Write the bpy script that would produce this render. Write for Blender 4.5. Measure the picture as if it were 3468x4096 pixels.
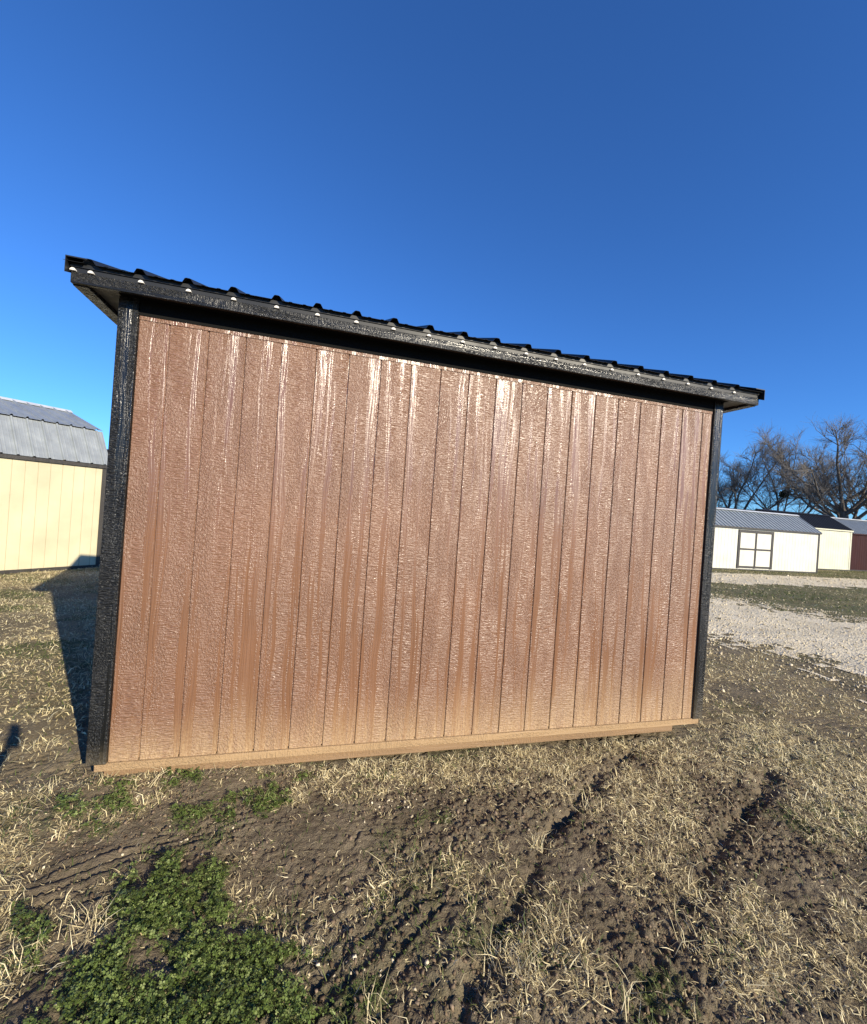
import bpy, math, random
import numpy as np
from mathutils import Vector, Matrix

# ------------------------------------------------------------------ clear
for o in list(bpy.data.objects):
    bpy.data.objects.remove(o, do_unlink=True)
scene = bpy.context.scene
col = scene.collection
R = math.radians
rnd = random.Random(7)

# ------------------------------------------------------------------ camera
CAM = Vector((0.8465, -2.8278, 1.6463))
yaw, pitch, roll = 0.27569, 0.00136, 0.07102
fw = Vector((math.sin(yaw)*math.cos(pitch), math.cos(yaw)*math.cos(pitch), math.sin(pitch)))
rt = Vector((math.cos(yaw), -math.sin(yaw), 0))
up = rt.cross(fw)
rt2 = math.cos(roll)*rt + math.sin(roll)*up
up2 = -math.sin(roll)*rt + math.cos(roll)*up
cd = bpy.data.cameras.new('camera')
cam = bpy.data.objects.new('camera', cd)
col.objects.link(cam)
m = Matrix((rt2, up2, -fw)).transposed().to_4x4()
m.translation = CAM
cam.matrix_world = m
cd.sensor_fit = 'HORIZONTAL'
cd.sensor_width = 36.0
cd.lens = 18.0
cd.clip_start = 0.05
cd.clip_end = 3000
scene.camera = cam

# ------------------------------------------------------------------ world, sun, exposure
ANTI = Vector((-0.417, 0.823, -0.385)).normalized()       # the way the sunlight travels
sun_el = math.asin(-ANTI.z)
sun_az = math.atan2(-ANTI.x, -ANTI.y)                      # from +Y towards +X
w = bpy.data.worlds.new('World')
scene.world = w
w.use_nodes = True
nt = w.node_tree
bg = nt.nodes['Background']
sky = nt.nodes.new('ShaderNodeTexSky')
sky.sky_type = 'NISHITA'
sky.sun_disc = False
sky.sun_elevation = sun_el
sky.sun_rotation = sun_az
sky.altitude = 300
sky.air_density = 1.0
sky.dust_density = 0.0
sky.ozone_density = 6.0
tint = nt.nodes.new('ShaderNodeMix')                       # the phone's deep-blue rendering of a clear winter sky
tint.data_type = 'RGBA'; tint.blend_type = 'MULTIPLY'; tint.clamp_result = False
tint.inputs[0].default_value = 1.0
tint.inputs[7].default_value = (0.58, 0.98, 1.42, 1)
nt.links.new(sky.outputs[0], tint.inputs[6])
nt.links.new(tint.outputs[2], bg.inputs[0])
bg.inputs[1].default_value = 0.085
sd = bpy.data.lights.new('sun', 'SUN')
sd.energy = 5.0
sd.angle = R(0.5)
sd.color = (1.0, 0.89, 0.69)
sun = bpy.data.objects.new('sun', sd)
col.objects.link(sun)
sun.rotation_euler = ANTI.to_track_quat('-Z', 'Y').to_euler()
sun.location = (6, -12, 9)
vs = scene.view_settings
vs.view_transform = 'Standard'
vs.look = 'None'
vs.gamma = 1.0
vs.use_curve_mapping = False
vs.exposure = 0.70

# ------------------------------------------------------------------ helpers
def tag(o, label=None, cat=None, group=None, kind=None):
    if label: o['label'] = label
    if cat: o['category'] = cat
    if group: o['group'] = group
    if kind: o['kind'] = kind
    return o

def empty(name, loc=(0, 0, 0), rz=0.0):
    o = bpy.data.objects.new(name, None)
    o.location = loc
    o.rotation_euler = (0, 0, rz)
    o.empty_display_size = 0.2
    col.objects.link(o)
    return o

def link(name, me, mat=None, parent=None, loc=None):
    o = bpy.data.objects.new(name, me)
    col.objects.link(o)
    if mat is not None and not me.materials:
        me.materials.append(mat)
    if parent: o.parent = parent
    if loc is not None: o.location = loc
    return o

class MB:
    def __init__(s): s.v = []; s.f = []
    def box(s, x0, x1, y0, y1, z0, z1):
        b = len(s.v)
        s.v += [(x0,y0,z0),(x1,y0,z0),(x1,y1,z0),(x0,y1,z0),(x0,y0,z1),(x1,y0,z1),(x1,y1,z1),(x0,y1,z1)]
        s.f += [tuple(b+i for i in q) for q in ((0,3,2,1),(4,5,6,7),(0,1,5,4),(1,2,6,5),(2,3,7,6),(3,0,4,7))]
        return s
    def prism(s, prof, axis, a0, a1):
        # prof: ccw list of 2D points; axis 'x': (y,z) extruded along x; axis 'y': (x,z) extruded along y
        b = len(s.v); n = len(prof)
        for a in (a0, a1):
            for (p, q) in prof:
                s.v.append((a, p, q) if axis == 'x' else (p, a, q))
        s.f.append(tuple(b+i for i in range(n))[::-1])
        s.f.append(tuple(b+n+i for i in range(n)))
        for i in range(n):
            j = (i+1) % n
            s.f.append((b+i, b+j, b+n+j, b+n+i))
        return s
    def mesh(s, name):
        me = bpy.data.meshes.new(name)
        me.from_pydata(s.v, [], s.f)
        import bmesh
        bm = bmesh.new(); bm.from_mesh(me)
        bmesh.ops.recalc_face_normals(bm, faces=bm.faces)
        bm.to_mesh(me); bm.free()
        me.update()
        return me
    def build(s, name, mat, parent=None, bevel=0.0, loc=None):
        o = link(name, s.mesh(name), mat, parent, loc)
        if bevel:
            bv = o.modifiers.new('bevel', 'BEVEL'); bv.width = bevel; bv.segments = 2; bv.limit_method = 'ANGLE'
        return o

def np_mesh(name, V, faces_list, mat, smooth=False, attrs=None):
    """V (n,3); faces_list: list of (k,m) int arrays (m verts per face)."""
    me = bpy.data.meshes.new(name)
    me.vertices.add(len(V))
    me.vertices.foreach_set('co', np.ascontiguousarray(V, dtype=np.float32).ravel())
    loops = np.concatenate([f.ravel() for f in faces_list]).astype(np.int32)
    tot = np.concatenate([np.full(len(f), f.shape[1], dtype=np.int32) for f in faces_list])
    start = np.concatenate([[0], np.cumsum(tot)[:-1]]).astype(np.int32)
    me.loops.add(len(loops))
    me.loops.foreach_set('vertex_index', loops)
    me.polygons.add(len(tot))
    me.polygons.foreach_set('loop_start', start)
    me.polygons.foreach_set('loop_total', tot)
    if smooth:
        me.polygons.foreach_set('use_smooth', np.ones(len(tot), dtype=bool))
    for an, arr in (attrs or {}).items():
        a = me.attributes.new(an, 'FLOAT', 'POINT')
        a.data.foreach_set('value', np.ascontiguousarray(arr, dtype=np.float32))
    me.update(calc_edges=True)
    me.validate()
    if mat: me.materials.append(mat)
    return me

# numpy noise --------------------------------------------------------
def _hash(ix, iy, seed):
    h = (ix.astype(np.int64)*374761393 + iy.astype(np.int64)*668265263 + seed*974634777) & 0xFFFFFFFF
    h = ((h ^ (h >> 13))*1274126177) & 0xFFFFFFFF
    return ((h ^ (h >> 16)) & 0xFFFF)/65535.0

def vnoise(x, y, seed=0):
    ix = np.floor(x); iy = np.floor(y)
    fx = x-ix; fy = y-iy
    ux = fx*fx*fx*(fx*(fx*6-15)+10); uy = fy*fy*fy*(fy*(fy*6-15)+10)
    ix = ix.astype(np.int64); iy = iy.astype(np.int64)
    a = _hash(ix, iy, seed); b = _hash(ix+1, iy, seed); c = _hash(ix, iy+1, seed); d = _hash(ix+1, iy+1, seed)
    return (a+(b-a)*ux)*(1-uy) + (c+(d-c)*ux)*uy

def fbm(x, y, seed=0, oct=4, gain=0.5):
    s = 0; a = 1.0; t = 0
    for k in range(oct):
        s = s + a*vnoise(x*2.03**k + 13.7*k, y*2.03**k - 7.1*k, seed+k); t += a; a *= gain
    return s/t

def worley(x, y, seed=0):
    ix = np.floor(x).astype(np.int64); iy = np.floor(y).astype(np.int64)
    d1 = np.full(x.shape, 9.0); d2 = np.full(x.shape, 9.0); cid = np.zeros(x.shape)
    for dx in (-1, 0, 1):
        for dy in (-1, 0, 1):
            cx = ix+dx; cy = iy+dy
            px = cx+_hash(cx, cy, seed); py = cy+_hash(cx, cy, seed+91)
            d = np.hypot(px-x, py-y)
            n1 = d < d1
            d2 = np.where(n1, d1, np.minimum(d2, d))
            cid = np.where(n1, _hash(cx, cy, seed+17), cid)
            d1 = np.where(n1, d, d1)
    return d1, d2, cid

def sstep(a, b, x):
    t = np.clip((x-a)/(b-a), 0, 1)
    return t*t*(3-2*t)

def seg_dist(x, y, P):
    """distance to polyline and arclength along it"""
    best = np.full(x.shape, 1e9); sl = np.zeros(x.shape); side = np.zeros(x.shape); acc = 0
    for (a, b) in zip(P[:-1], P[1:]):
        dx, dy = b[0]-a[0], b[1]-a[1]; L = math.hypot(dx, dy)
        t = np.clip(((x-a[0])*dx+(y-a[1])*dy)/(L*L), 0, 1)
        d = np.hypot(x-a[0]-t*dx, y-a[1]-t*dy)
        n = d < best
        best = np.where(n, d, best); sl = np.where(n, acc+t*L, sl)
        side = np.where(n, np.sign((x-a[0])*dy-(y-a[1])*dx), side)
        acc += L
    return best, sl, side

def poly_mask(x, y, P, soft=0.06, rough=0.05, seed=3):
    x = x + (vnoise(x/0.11, y/0.11, seed)-0.5)*2*rough + (vnoise(x/0.03, y/0.03, seed+5)-0.5)*rough
    y = y + (vnoise(x/0.11, y/0.11, seed+9)-0.5)*2*rough + (vnoise(x/0.03, y/0.03, seed+6)-0.5)*rough
    ins = np.zeros(x.shape, dtype=bool)
    n = len(P)
    for i in range(n):
        x0, y0 = P[i]; x1, y1 = P[(i+1) % n]
        if y0 == y1: continue
        c = ((y0 > y) != (y1 > y)) & (x < (x1-x0)*(y-y0)/(y1-y0)+x0)
        ins ^= c
    d, _, _ = seg_dist(x, y, list(P)+[P[0]])
    sd_ = np.where(ins, d, -d)
    return sstep(-soft, soft, sd_)

# node helpers -------------------------------------------------------
def new_mat(name, base=(0.5, 0.5, 0.5), rough=0.6, metal=0.0, spec=0.5):
    mt = bpy.data.materials.new(name)
    mt.use_nodes = True
    b = mt.node_tree.nodes['Principled BSDF']
    b.inputs['Base Color'].default_value = (*base, 1)
    b.inputs['Roughness'].default_value = rough
    b.inputs['Metallic'].default_value = metal
    b.inputs['Specular IOR Level'].default_value = spec
    return mt, mt.node_tree, b

class N:
    def __init__(s, nt): s.nt = nt
    def add(s, t, **kw):
        n = s.nt.nodes.new(t)
        for k, v in kw.items(): setattr(n, k, v)
        return n
    def lk(s, a, b): s.nt.links.new(a, b)
    def val(s, sock, v):
        if isinstance(v, (int, float)): sock.default_value = v
        elif isinstance(v, tuple): sock.default_value = v
        else: s.lk(v, sock)
    def math(s, op, a, b=0.0, clamp=False):
        n = s.add('ShaderNodeMath', operation=op, use_clamp=clamp)
        s.val(n.inputs[0], a); s.val(n.inputs[1], b)
        return n.outputs[0]
    def noise(s, vec, scale, detail=3, rough=0.5, dist=0.0):
        n = s.add('ShaderNodeTexNoise')
        if vec is not None: s.lk(vec, n.inputs['Vector'])
        n.inputs['Scale'].default_value = scale; n.inputs['Detail'].default_value = detail
        n.inputs['Roughness'].default_value = rough; n.inputs['Distortion'].default_value = dist
        return n.outputs['Fac']
    def scl(s, vec, xyz, off=None):
        n = s.add('ShaderNodeMapping')
        s.lk(vec, n.inputs['Vector']); n.inputs['Scale'].default_value = xyz
        if off is not None: s.lk(off, n.inputs['Location'])
        return n.outputs[0]
    def ramp(s, fac, stops):
        n = s.add('ShaderNodeValToRGB'); s.lk(fac, n.inputs[0])
        e = n.color_ramp.elements
        while len(e) < len(stops): e.new(0.5)
        for el, (p, c) in zip(e, stops):
            el.position = p; el.color = c if len(c) == 4 else (*c, 1)
        return n.outputs[0]
    def rng(s, v, a, b, c=0.0, d=1.0):
        n = s.add('ShaderNodeMapRange', clamp=True)
        s.lk(v, n.inputs[0])
        for i, q in enumerate((a, b, c, d)): n.inputs[i+1].default_value = q
        return n.outputs[0]
    def mix(s, fac, a, b, mode='MIX'):
        n = s.add('ShaderNodeMix', data_type='RGBA', blend_type=mode)
        s.val(n.inputs[0], fac)
        for i, q in ((6, a), (7, b)):
            if isinstance(q, tuple): n.inputs[i].default_value = q if len(q) == 4 else (*q, 1)
            else: s.lk(q, n.inputs[i])
        return n.outputs[2]
    def bump(s, h, strength, dist, normal=None):
        n = s.add('ShaderNodeBump')
        s.lk(h, n.inputs['Height']); n.inputs['Strength'].default_value = strength
        n.inputs['Distance'].default_value = dist
        if normal is not None: s.lk(normal, n.inputs['Normal'])
        return n.outputs[0]

# ------------------------------------------------------------------ materials
def siding_material(name, base, mud, rough=0.42, mudh=0.45, emboss=1.0, spec=0.5, axis='z'):
    mt, t, b = new_mat(name, base, rough, 0, spec)
    n = N(t)
    tc = n.add('ShaderNodeTexCoord'); geo = n.add('ShaderNodeNewGeometry')
    oi = n.add('ShaderNodeObjectInfo')
    off = n.add('ShaderNodeCombineXYZ')
    n.lk(n.math('MULTIPLY', oi.outputs['Random'], 37.0), off.inputs[0])
    n.lk(n.math('MULTIPLY', oi.outputs['Random'], 91.0), off.inputs[2])
    vec = tc.outputs['Object']
    if axis == 'x':                       # grain runs along the board's length
        sx_ = n.add('ShaderNodeSeparateXYZ'); n.lk(vec, sx_.inputs[0])
        cx_ = n.add('ShaderNodeCombineXYZ')
        n.lk(sx_.outputs[2], cx_.inputs[0]); n.lk(sx_.outputs[1], cx_.inputs[1]); n.lk(sx_.outputs[0], cx_.inputs[2])
        vec = cx_.outputs[0]
    # warped long grain (heart-shaped figure), cross ticks, pebbled rough saw
    warp = n.noise(n.scl(vec, (5, 5, 0.9), off.outputs[0]), 1.0, 2)
    vadd = n.add('ShaderNodeVectorMath', operation='ADD')
    wv = n.add('ShaderNodeCombineXYZ'); n.lk(n.math('MULTIPLY', warp, 0.10), wv.inputs[0])
    n.lk(vec, vadd.inputs[0]); n.lk(wv.outputs[0], vadd.inputs[1])
    grain = n.noise(n.scl(vadd.outputs[0], (95, 95, 2.2), off.outputs[0]), 1.0, 3, 0.55, 0.3)
    tick = n.noise(n.scl(vec, (24, 24, 115), off.outputs[0]), 1.0, 2, 0.5, 0.7)
    peb = n.noise(n.scl(vec, (105, 105, 60), off.outputs[0]), 1.0, 3, 0.6, 0.4)
    peb = n.rng(peb, 0.40, 0.60); tick = n.rng(tick, 0.38, 0.62); grain = n.rng(grain, 0.36, 0.64, 0.2, 0.8)
    zone = n.noise(n.scl(vadd.outputs[0], (21, 21, 0.6), off.outputs[0]), 1.0, 3, 0.6)
    z1 = n.rng(zone, 0.51, 0.58)          # smooth long-grain bands
    z2 = n.rng(n.noise(n.scl(vec, (9, 9, 2.2), off.outputs[0]), 1.0, 1), 0.42, 0.6)
    roughsaw = n.add('ShaderNodeMix', data_type='FLOAT')
    n.lk(z2, roughsaw.inputs[0]); n.lk(peb, roughsaw.inputs[2]); n.lk(tick, roughsaw.inputs[3])
    h = n.add('ShaderNodeMix', data_type='FLOAT')
    n.lk(n.math('MULTIPLY', z1, 0.92), h.inputs[0]); n.lk(roughsaw.outputs[0], h.inputs[2]); n.lk(grain, h.inputs[3])
    nrm = n.bump(h.outputs[0], 1.0*emboss, 0.0042)
    n.lk(nrm, b.inputs['Normal'])
    rsm = n.math('SUBTRACT', rough, n.math('MULTIPLY', z1, 0.17))
    band = n.noise(n.scl(vadd.outputs[0], (48, 48, 0.9), off.outputs[0]), 1.0, 3, 0.6)      # long vertical bands of duller and glossier paint
    rsm = n.math('ADD', rsm, n.rng(band, 0.36, 0.64, 0.09, -0.07))
    n.lk(rsm, b.inputs['Roughness'])
    # colour: slight board-to-board and weather variation, mud splash at the foot
    big = n.noise(geo.outputs['Position'], 1.7, 3)
    c1 = n.mix(n.rng(big, 0.3, 0.7), tuple(v*0.9 for v in base), tuple(min(1, v*1.1) for v in base))
    c1 = n.mix(n.math('MULTIPLY', oi.outputs['Random'], 0.22), c1, tuple(v*0.75 for v in base))
    if mud:
        sep = n.add('ShaderNodeSeparateXYZ'); n.lk(geo.outputs['Position'], sep.inputs[0])
        up_ = n.noise(n.scl(geo.outputs['Position'], (3.0, 3, 0.5)), 1.0, 3)
        edge = n.math('MULTIPLY', n.math('ADD', n.rng(sep.outputs[0], 0.5, 4.2, 0.55, 1.1), n.math('SUBTRACT', up_, 0.5)), mudh)
        f = n.math('SUBTRACT', 1.0, n.math('DIVIDE', n.math('SUBTRACT', sep.outputs[2], 0.12), n.math('MAXIMUM', edge, 0.02)), True)
        f2 = n.math('POWER', f, 1.7)
        sp = n.noise(n.scl(geo.outputs['Position'], (1, 1, 0.8)), 85, 3, 0.7)
        f2 = n.math('MULTIPLY', f2, n.rng(sp, 0.36, 0.60, 0.42, 1.0), True)
        drip = n.noise(n.scl(geo.outputs['Position'], (38, 38, 2.0)), 1.0, 3, 0.6)
        f2 = n.math('MULTIPLY', f2, n.rng(drip, 0.3, 0.65, 0.55, 1.0), True)
        c1 = n.mix(f2, c1, mud)
        n.lk(n.math('ADD', n.math('MULTIPLY', f2, 0.35), rsm), b.inputs['Roughness'])
    n.lk(c1, b.inputs['Base Color'])
    return mt

MUD = (0.42, 0.285, 0.15)
M = {}
M['brown'] = siding_material('brown_siding_paint', (0.188, 0.093, 0.051), MUD, rough=0.43, mudh=0.60, spec=0.9, emboss=0.8)
M['black_trim'] = siding_material('black_trim_paint', (0.009, 0.0095, 0.010), (0.10, 0.08, 0.05), rough=0.38, mudh=0.30, emboss=1.2, spec=0.5)
M['black_fascia'] = siding_material('black_fascia_paint', (0.009, 0.0095, 0.010), None, rough=0.40, emboss=0.9, spec=0.5, axis='x')
M['mudboard'] = siding_material('muddy_base_board', (0.35, 0.232, 0.122), None, rough=0.85, emboss=0.8, axis='x')
M['skidwood'] = siding_material('dusty_skid_timber', (0.24, 0.15, 0.078), None, rough=0.85, emboss=0.7, axis='x')
M['cream'] = siding_material('cream_siding_paint', (0.50, 0.45, 0.30), None, rough=0.6, emboss=0.35)
M['white'] = siding_material('white_siding_paint', (0.56, 0.55, 0.48), None, rough=0.6, emboss=0.35)
M['paleyellow'] = siding_material('pale_yellow_siding_paint', (0.56, 0.55, 0.43), None, rough=0.6, emboss=0.35)
M['maroon'] = siding_material('maroon_siding_paint', (0.030, 0.0055, 0.0055), None, rough=0.7, emboss=0.4, spec=0.2)
M['bronze'] = siding_material('dark_bronze_trim', (0.035, 0.031, 0.027), None, rough=0.55, emboss=0.5)
M['soffit'] = siding_material('grey_soffit_board', (0.16, 0.155, 0.145), None, rough=0.7, emboss=0.4)

def metal_sheet(name, base, rough, metal, spec=0.5):
    mt, t, b = new_mat(name, base, rough, metal, spec)
    n = N(t); tc = n.add('ShaderNodeTexCoord')
    d = n.noise(tc.outputs['Object'], 3.0, 4, 0.6)
    n.lk(n.mix(n.rng(d, 0.3, 0.7), tuple(v*0.85 for v in base), tuple(min(1, v*1.1) for v in base)), b.inputs['Base Color'])
    n.lk(n.rng(d, 0.3, 0.7, rough-0.06, rough+0.1), b.inputs['Roughness'])
    return mt
M['black_metal'] = metal_sheet('black_painted_metal', (0.014, 0.015, 0.017), 0.45, 0.0, 0.4)
M['galv'] = metal_sheet('galvanised_roof_metal', (0.35, 0.375, 0.375), 0.40, 0.45)
M['black_flat'] = metal_sheet('flat_black_soffit_and_shadow', (0.007, 0.007, 0.007), 0.8, 0.0, 0.1)  # black of the front soffit and of the painted-in eave shadow
M['closure'], _, _ = new_mat('white_foam_closure', (0.62, 0.60, 0.56), 0.7)
M['steel_screw'], _, _ = new_mat('screw_head_metal', (0.05, 0.05, 0.05), 0.4, 0.8)

def soil_mat():
    mt, t, b = new_mat('soil_and_thatch', (0.15, 0.11, 0.07), 0.95, 0, 0.15)
    n = N(t)
    geo = n.add('ShaderNodeNewGeometry'); P = geo.outputs['Position']
    th = n.add('ShaderNodeAttribute', attribute_name='thatch').outputs['Fac']
    gr = n.add('ShaderNodeAttribute', attribute_name='green').outputs['Fac']
    a = n.noise(P, 2.2, 5, 0.6); bb = n.noise(P, 26, 5, 0.65); cc = n.noise(P, 160, 3, 0.6)
    c = n.ramp(a, [(0.28, (0.072, 0.059, 0.038)), (0.5, (0.132, 0.108, 0.070)), (0.72, (0.225, 0.187, 0.125))])
    c = n.mix(n.rng(bb, 0.35, 0.75), c, n.mix(0.5, c, (0.24, 0.185, 0.13)))
    c = n.mix(n.rng(cc, 0.62, 0.8, 0, 0.7), c, (0.30, 0.25, 0.19))
    straw = n.ramp(cc, [(0.3, (0.17, 0.125, 0.065)), (0.55, (0.34, 0.265, 0.14)), (0.75, (0.48, 0.39, 0.22))])
    green = n.ramp(bb, [(0.3, (0.035, 0.055, 0.014)), (0.7, (0.085, 0.115, 0.032))])
    tf = n.math('MULTIPLY', th, n.rng(bb, 0.25, 0.6, 0.35, 1.0), True)
    c = n.mix(tf, c, straw)
    gf = n.math('MULTIPLY', gr, n.rng(n.noise(P, 9, 4, 0.7), 0.35, 0.6), True)
    c = n.mix(gf, c, green)
    n.lk(c, b.inputs['Base Color'])
    h = n.math('ADD', n.math('MULTIPLY', bb, 0.8), n.math('MULTIPLY', cc, 0.35))
    n.lk(n.bump(h, 1.0, 0.03), b.inputs['Normal'])
    return mt
M['soil'] = soil_mat()

def gravel_mat():
    mt, t, b = new_mat('crushed_limestone', (0.5, 0.46, 0.38), 0.9, 0, 0.2)
    n = N(t); geo = n.add('ShaderNodeNewGeometry'); P = geo.outputs['Position']
    v = n.add('ShaderNodeTexVoronoi'); n.lk(P, v.inputs['Vector']); v.inputs['Scale'].default_value = 34
    a = n.noise(P, 0.9, 4, 0.6); d = n.noise(P, 12, 4, 0.65)
    c = n.mix(n.rng(a, 0.35, 0.65), (0.54, 0.455, 0.30), (0.70, 0.60, 0.415))
    c = n.mix(n.rng(d, 0.50, 0.75, 0, 0.6), c, (0.25, 0.205, 0.14))
    bw = n.add('ShaderNodeSeparateColor'); n.lk(v.outputs['Color'], bw.inputs[0])
    c = n.mix(n.rng(bw.outputs[0], 0, 1, 0, 0.5), c, (0.74, 0.67, 0.52))
    n.lk(c, b.inputs['Base Color'])
    n.lk(n.bump(n.math('ADD', v.outputs['Distance'], d), 0.6, 0.02), b.inputs['Normal'])
    return mt
M['gravel'] = gravel_mat()

def attr_mat(name, stops, rough=0.8, spec=0.25, trans=0.0):
    mt, t, b = new_mat(name, (0.3, 0.3, 0.1), rough, 0, spec)
    n = N(t)
    f = n.add('ShaderNodeAttribute', attribute_name='tone').outputs['Fac']
    c = n.ramp(f, stops)
    n.lk(c, b.inputs['Base Color'])
    if trans:
        tr = n.add('ShaderNodeBsdfTranslucent'); n.lk(c, tr.inputs[0])
        mx = n.add('ShaderNodeMixShader'); mx.inputs[0].default_value = trans
        n.lk(b.outputs[0], mx.inputs[1]); n.lk(tr.outputs[0], mx.inputs[2])
        out = [q for q in t.nodes if q.type == 'OUTPUT_MATERIAL'][0]
        n.lk(mx.outputs[0], out.inputs[0])
    return mt
M['straw'] = attr_mat('dry_straw', [(0.0, (0.13, 0.10, 0.06)), (0.35, (0.35, 0.285, 0.155)), (0.7, (0.66, 0.555, 0.31)), (1.0, (0.82, 0.73, 0.47))], 0.65, 0.35, 0.15)
M['grass'] = attr_mat('green_grass_blades', [(0.0, (0.035, 0.055, 0.012)), (0.6, (0.085, 0.12, 0.028)), (1.0, (0.19, 0.20, 0.065))], 0.6, 0.3, 0.2)
M['clover'] = attr_mat('clover_leaves', [(0.0, (0.040, 0.064, 0.014)), (0.55, (0.120, 0.170, 0.038)), (1.0, (0.27, 0.32, 0.11))], 0.5, 0.35, 0.15)
M['stone'] = attr_mat('pale_stones', [(0.0, (0.30, 0.245, 0.165)), (0.5, (0.54, 0.46, 0.315)), (1.0, (0.70, 0.62, 0.46))], 0.9, 0.2)
M['clod'] = attr_mat('soil_crumbs', [(0.0, (0.085, 0.06, 0.038)), (0.6, (0.16, 0.117, 0.077)), (1.0, (0.25, 0.19, 0.135))], 0.95, 0.1)

def bark_mat():
    mt, t, b = new_mat('grey_bark', (0.12, 0.10, 0.085), 0.9, 0, 0.2)
    n = N(t); tc = n.add('ShaderNodeTexCoord')
    a = n.noise(n.scl(tc.outputs['Object'], (9, 9, 1.6)), 1.0, 4, 0.6)
    n.lk(n.ramp(a, [(0.3, (0.08, 0.068, 0.058)), (0.7, (0.19, 0.165, 0.14))]), b.inputs['Base Color'])
    n.lk(n.bump(a, 0.7, 0.03), b.inputs['Normal'])
    return mt
M['bark'] = bark_mat()
M['twig'], _, _ = new_mat('winter_twigs', (0.18, 0.165, 0.150), 0.9, 0, 0.15)
M['mistletoe'], _, _ = new_mat('mistletoe_leaves', (0.030, 0.042, 0.014), 0.8, 0, 0.2)
for k, (c_, r_) in dict(jacket=((0.03, 0.04, 0.07), 0.85), jeans=((0.05, 0.07, 0.13), 0.9), skin=((0.52, 0.31, 0.22), 0.55),
                        hair=((0.03, 0.02, 0.014), 0.6), shoe=((0.04, 0.03, 0.025), 0.6), phone=((0.015, 0.015, 0.018), 0.25)).items():
    mt, t, b = new_mat('figure_'+k, c_, r_)
    n = N(t); tc = n.add('ShaderNodeTexCoord')
    q = n.noise(tc.outputs['Object'], 14, 3)
    n.lk(n.mix(n.rng(q, 0.3, 0.7), tuple(v*0.85 for v in c_), tuple(min(1, v*1.12) for v in c_)), b.inputs['Base Color'])
    M[k] = mt

# ------------------------------------------------------------------ ground layout
CLOVER = [
 [(0.05,-1.30),(0.23,-1.09),(0.16,-0.88),(0.21,-0.73),(0.32,-0.66),(0.47,-0.72),(0.6,-0.88),(0.66,-1.03),(0.83,-1.14),(0.91,-1.29),(0.97,-1.43),(0.65,-1.7),(0.1,-1.6)],
 [(0.23,-0.27),(0.48,-0.25),(0.76,-0.15),(0.98,-0.08),(0.78,-0.4),(0.43,-0.53),(0.27,-0.46)],
 [(-0.29,-0.18),(-0.18,-0.04),(-0.04,-0.1),(0.05,-0.38),(-0.12,-0.39)],
 [(0.16,0.05),(0.39,0.05),(0.33,-0.08),(0.2,-0.12)],
 [(-0.19,-0.88),(-0.09,-0.81),(0.01,-0.89),(0.1,-1.06),(-0.02,-1.14)]]
SPARSE = [
 [(1.25,-0.13),(1.49,-0.14),(1.49,-0.29),(1.26,-0.28)],
 [(1.46,-0.56),(1.67,-0.52),(1.71,-0.68),(1.48,-0.71)],
 [(2.57,-1.42),(2.77,-1.43),(2.68,-1.54),(2.51,-1.52)],
 [(0.2,-0.55),(0.5,-0.55),(0.6,-0.7),(0.25,-0.7)],
 [(1.5,-1.15),(1.7,-1.1),(1.75,-1.3),(1.5,-1.35)],
 [(0.95,-1.25),(1.2,-1.35),(1.2,-1.6),(0.95,-1.5)],
 [(2.0,-1.5),(2.25,-1.45),(2.3,-1.65),(2.0,-1.7)],
 [(3.6,-0.9),(4.2,-0.8),(4.3,-1.1),(3.6,-1.2)]]
STRAW = [
 [(-0.9,0.04),(-0.43,-0.16),(-0.20,-0.50),(-0.16,-0.69),(0.03,-0.94),(0.0,-1.2),(-0.6,-1.2),(-1.5,-0.5)],
 [(2.97,-0.22),(3.5,-0.43),(3.15,-1.02),(2.9,-1.41),(2.84,-1.7),(2.34,-1.55),(2.42,-1.2),(2.59,-0.68)],
 [(1.66,-1.17),(1.96,-1.1),(2.06,-1.47),(1.85,-1.65),(1.56,-1.48)],
 [(0.74,0.09),(1.85,0.07),(3.24,0.03),(4.2,0.0),(3.6,-0.34),(2.5,-0.34),(1.72,-0.33),(0.87,-0.17)],
 [(-0.35,0.03),(0.2,0.03),(0.2,-0.12),(-0.2,-0.1)],
 [(1.05,-0.75),(1.35,-0.8),(1.35,-1.0),(1.1,-1.0)],
 [(3.6,-0.5),(5.4,0.1),(6.2,-0.6),(4.6,-1.4),(3.6,-1.3)]]
BARE = [
 [(0.62,-0.40),(1.13,-0.43),(1.46,-0.73),(1.27,-0.96),(0.84,-1.05),(0.66,-0.85)],
 [(0.0,-0.42),(0.2,-0.45),(0.22,-0.62),(0.05,-0.72),(-0.12,-0.62)],
 [(1.75,-0.6),(2.1,-0.5),(2.35,-0.9),(2.2,-1.2),(1.95,-1.0)],
 [(3.3,-0.75),(3.8,-0.5),(4.3,-0.55),(3.4,-1.3),(3.0,-1.6),(3.0,-1.25)]]
RUT_A = [(1.20,-1.75),(1.64,-1.29),(1.94,-1.04),(2.14,-0.83),(2.75,-0.42),(3.44,-0.05)]
RUT_B = [(1.9,-1.75),(2.21,-1.5),(2.86,-1.16),(3.33,-0.93),(4.15,-0.53),(5.04,-0.16)]
TREAD_L = [(-0.21,-0.72),(-0.08,-0.58),(0.12,-0.53),(0.27,-0.45),(0.33,-0.56),(0.12,-0.70),(-0.1,-0.80)]
TREAD_M = [(0.93,-1.42),(0.97,-1.22),(1.15,-1.10),(1.42,-1.02),(1.52,-1.15),(1.25,-1.35),(1.1,-1.6)]
TREAD_N = [(0.28,-0.55),(0.62,-0.42),(0.70,-0.5),(0.40,-0.64)]
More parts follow.
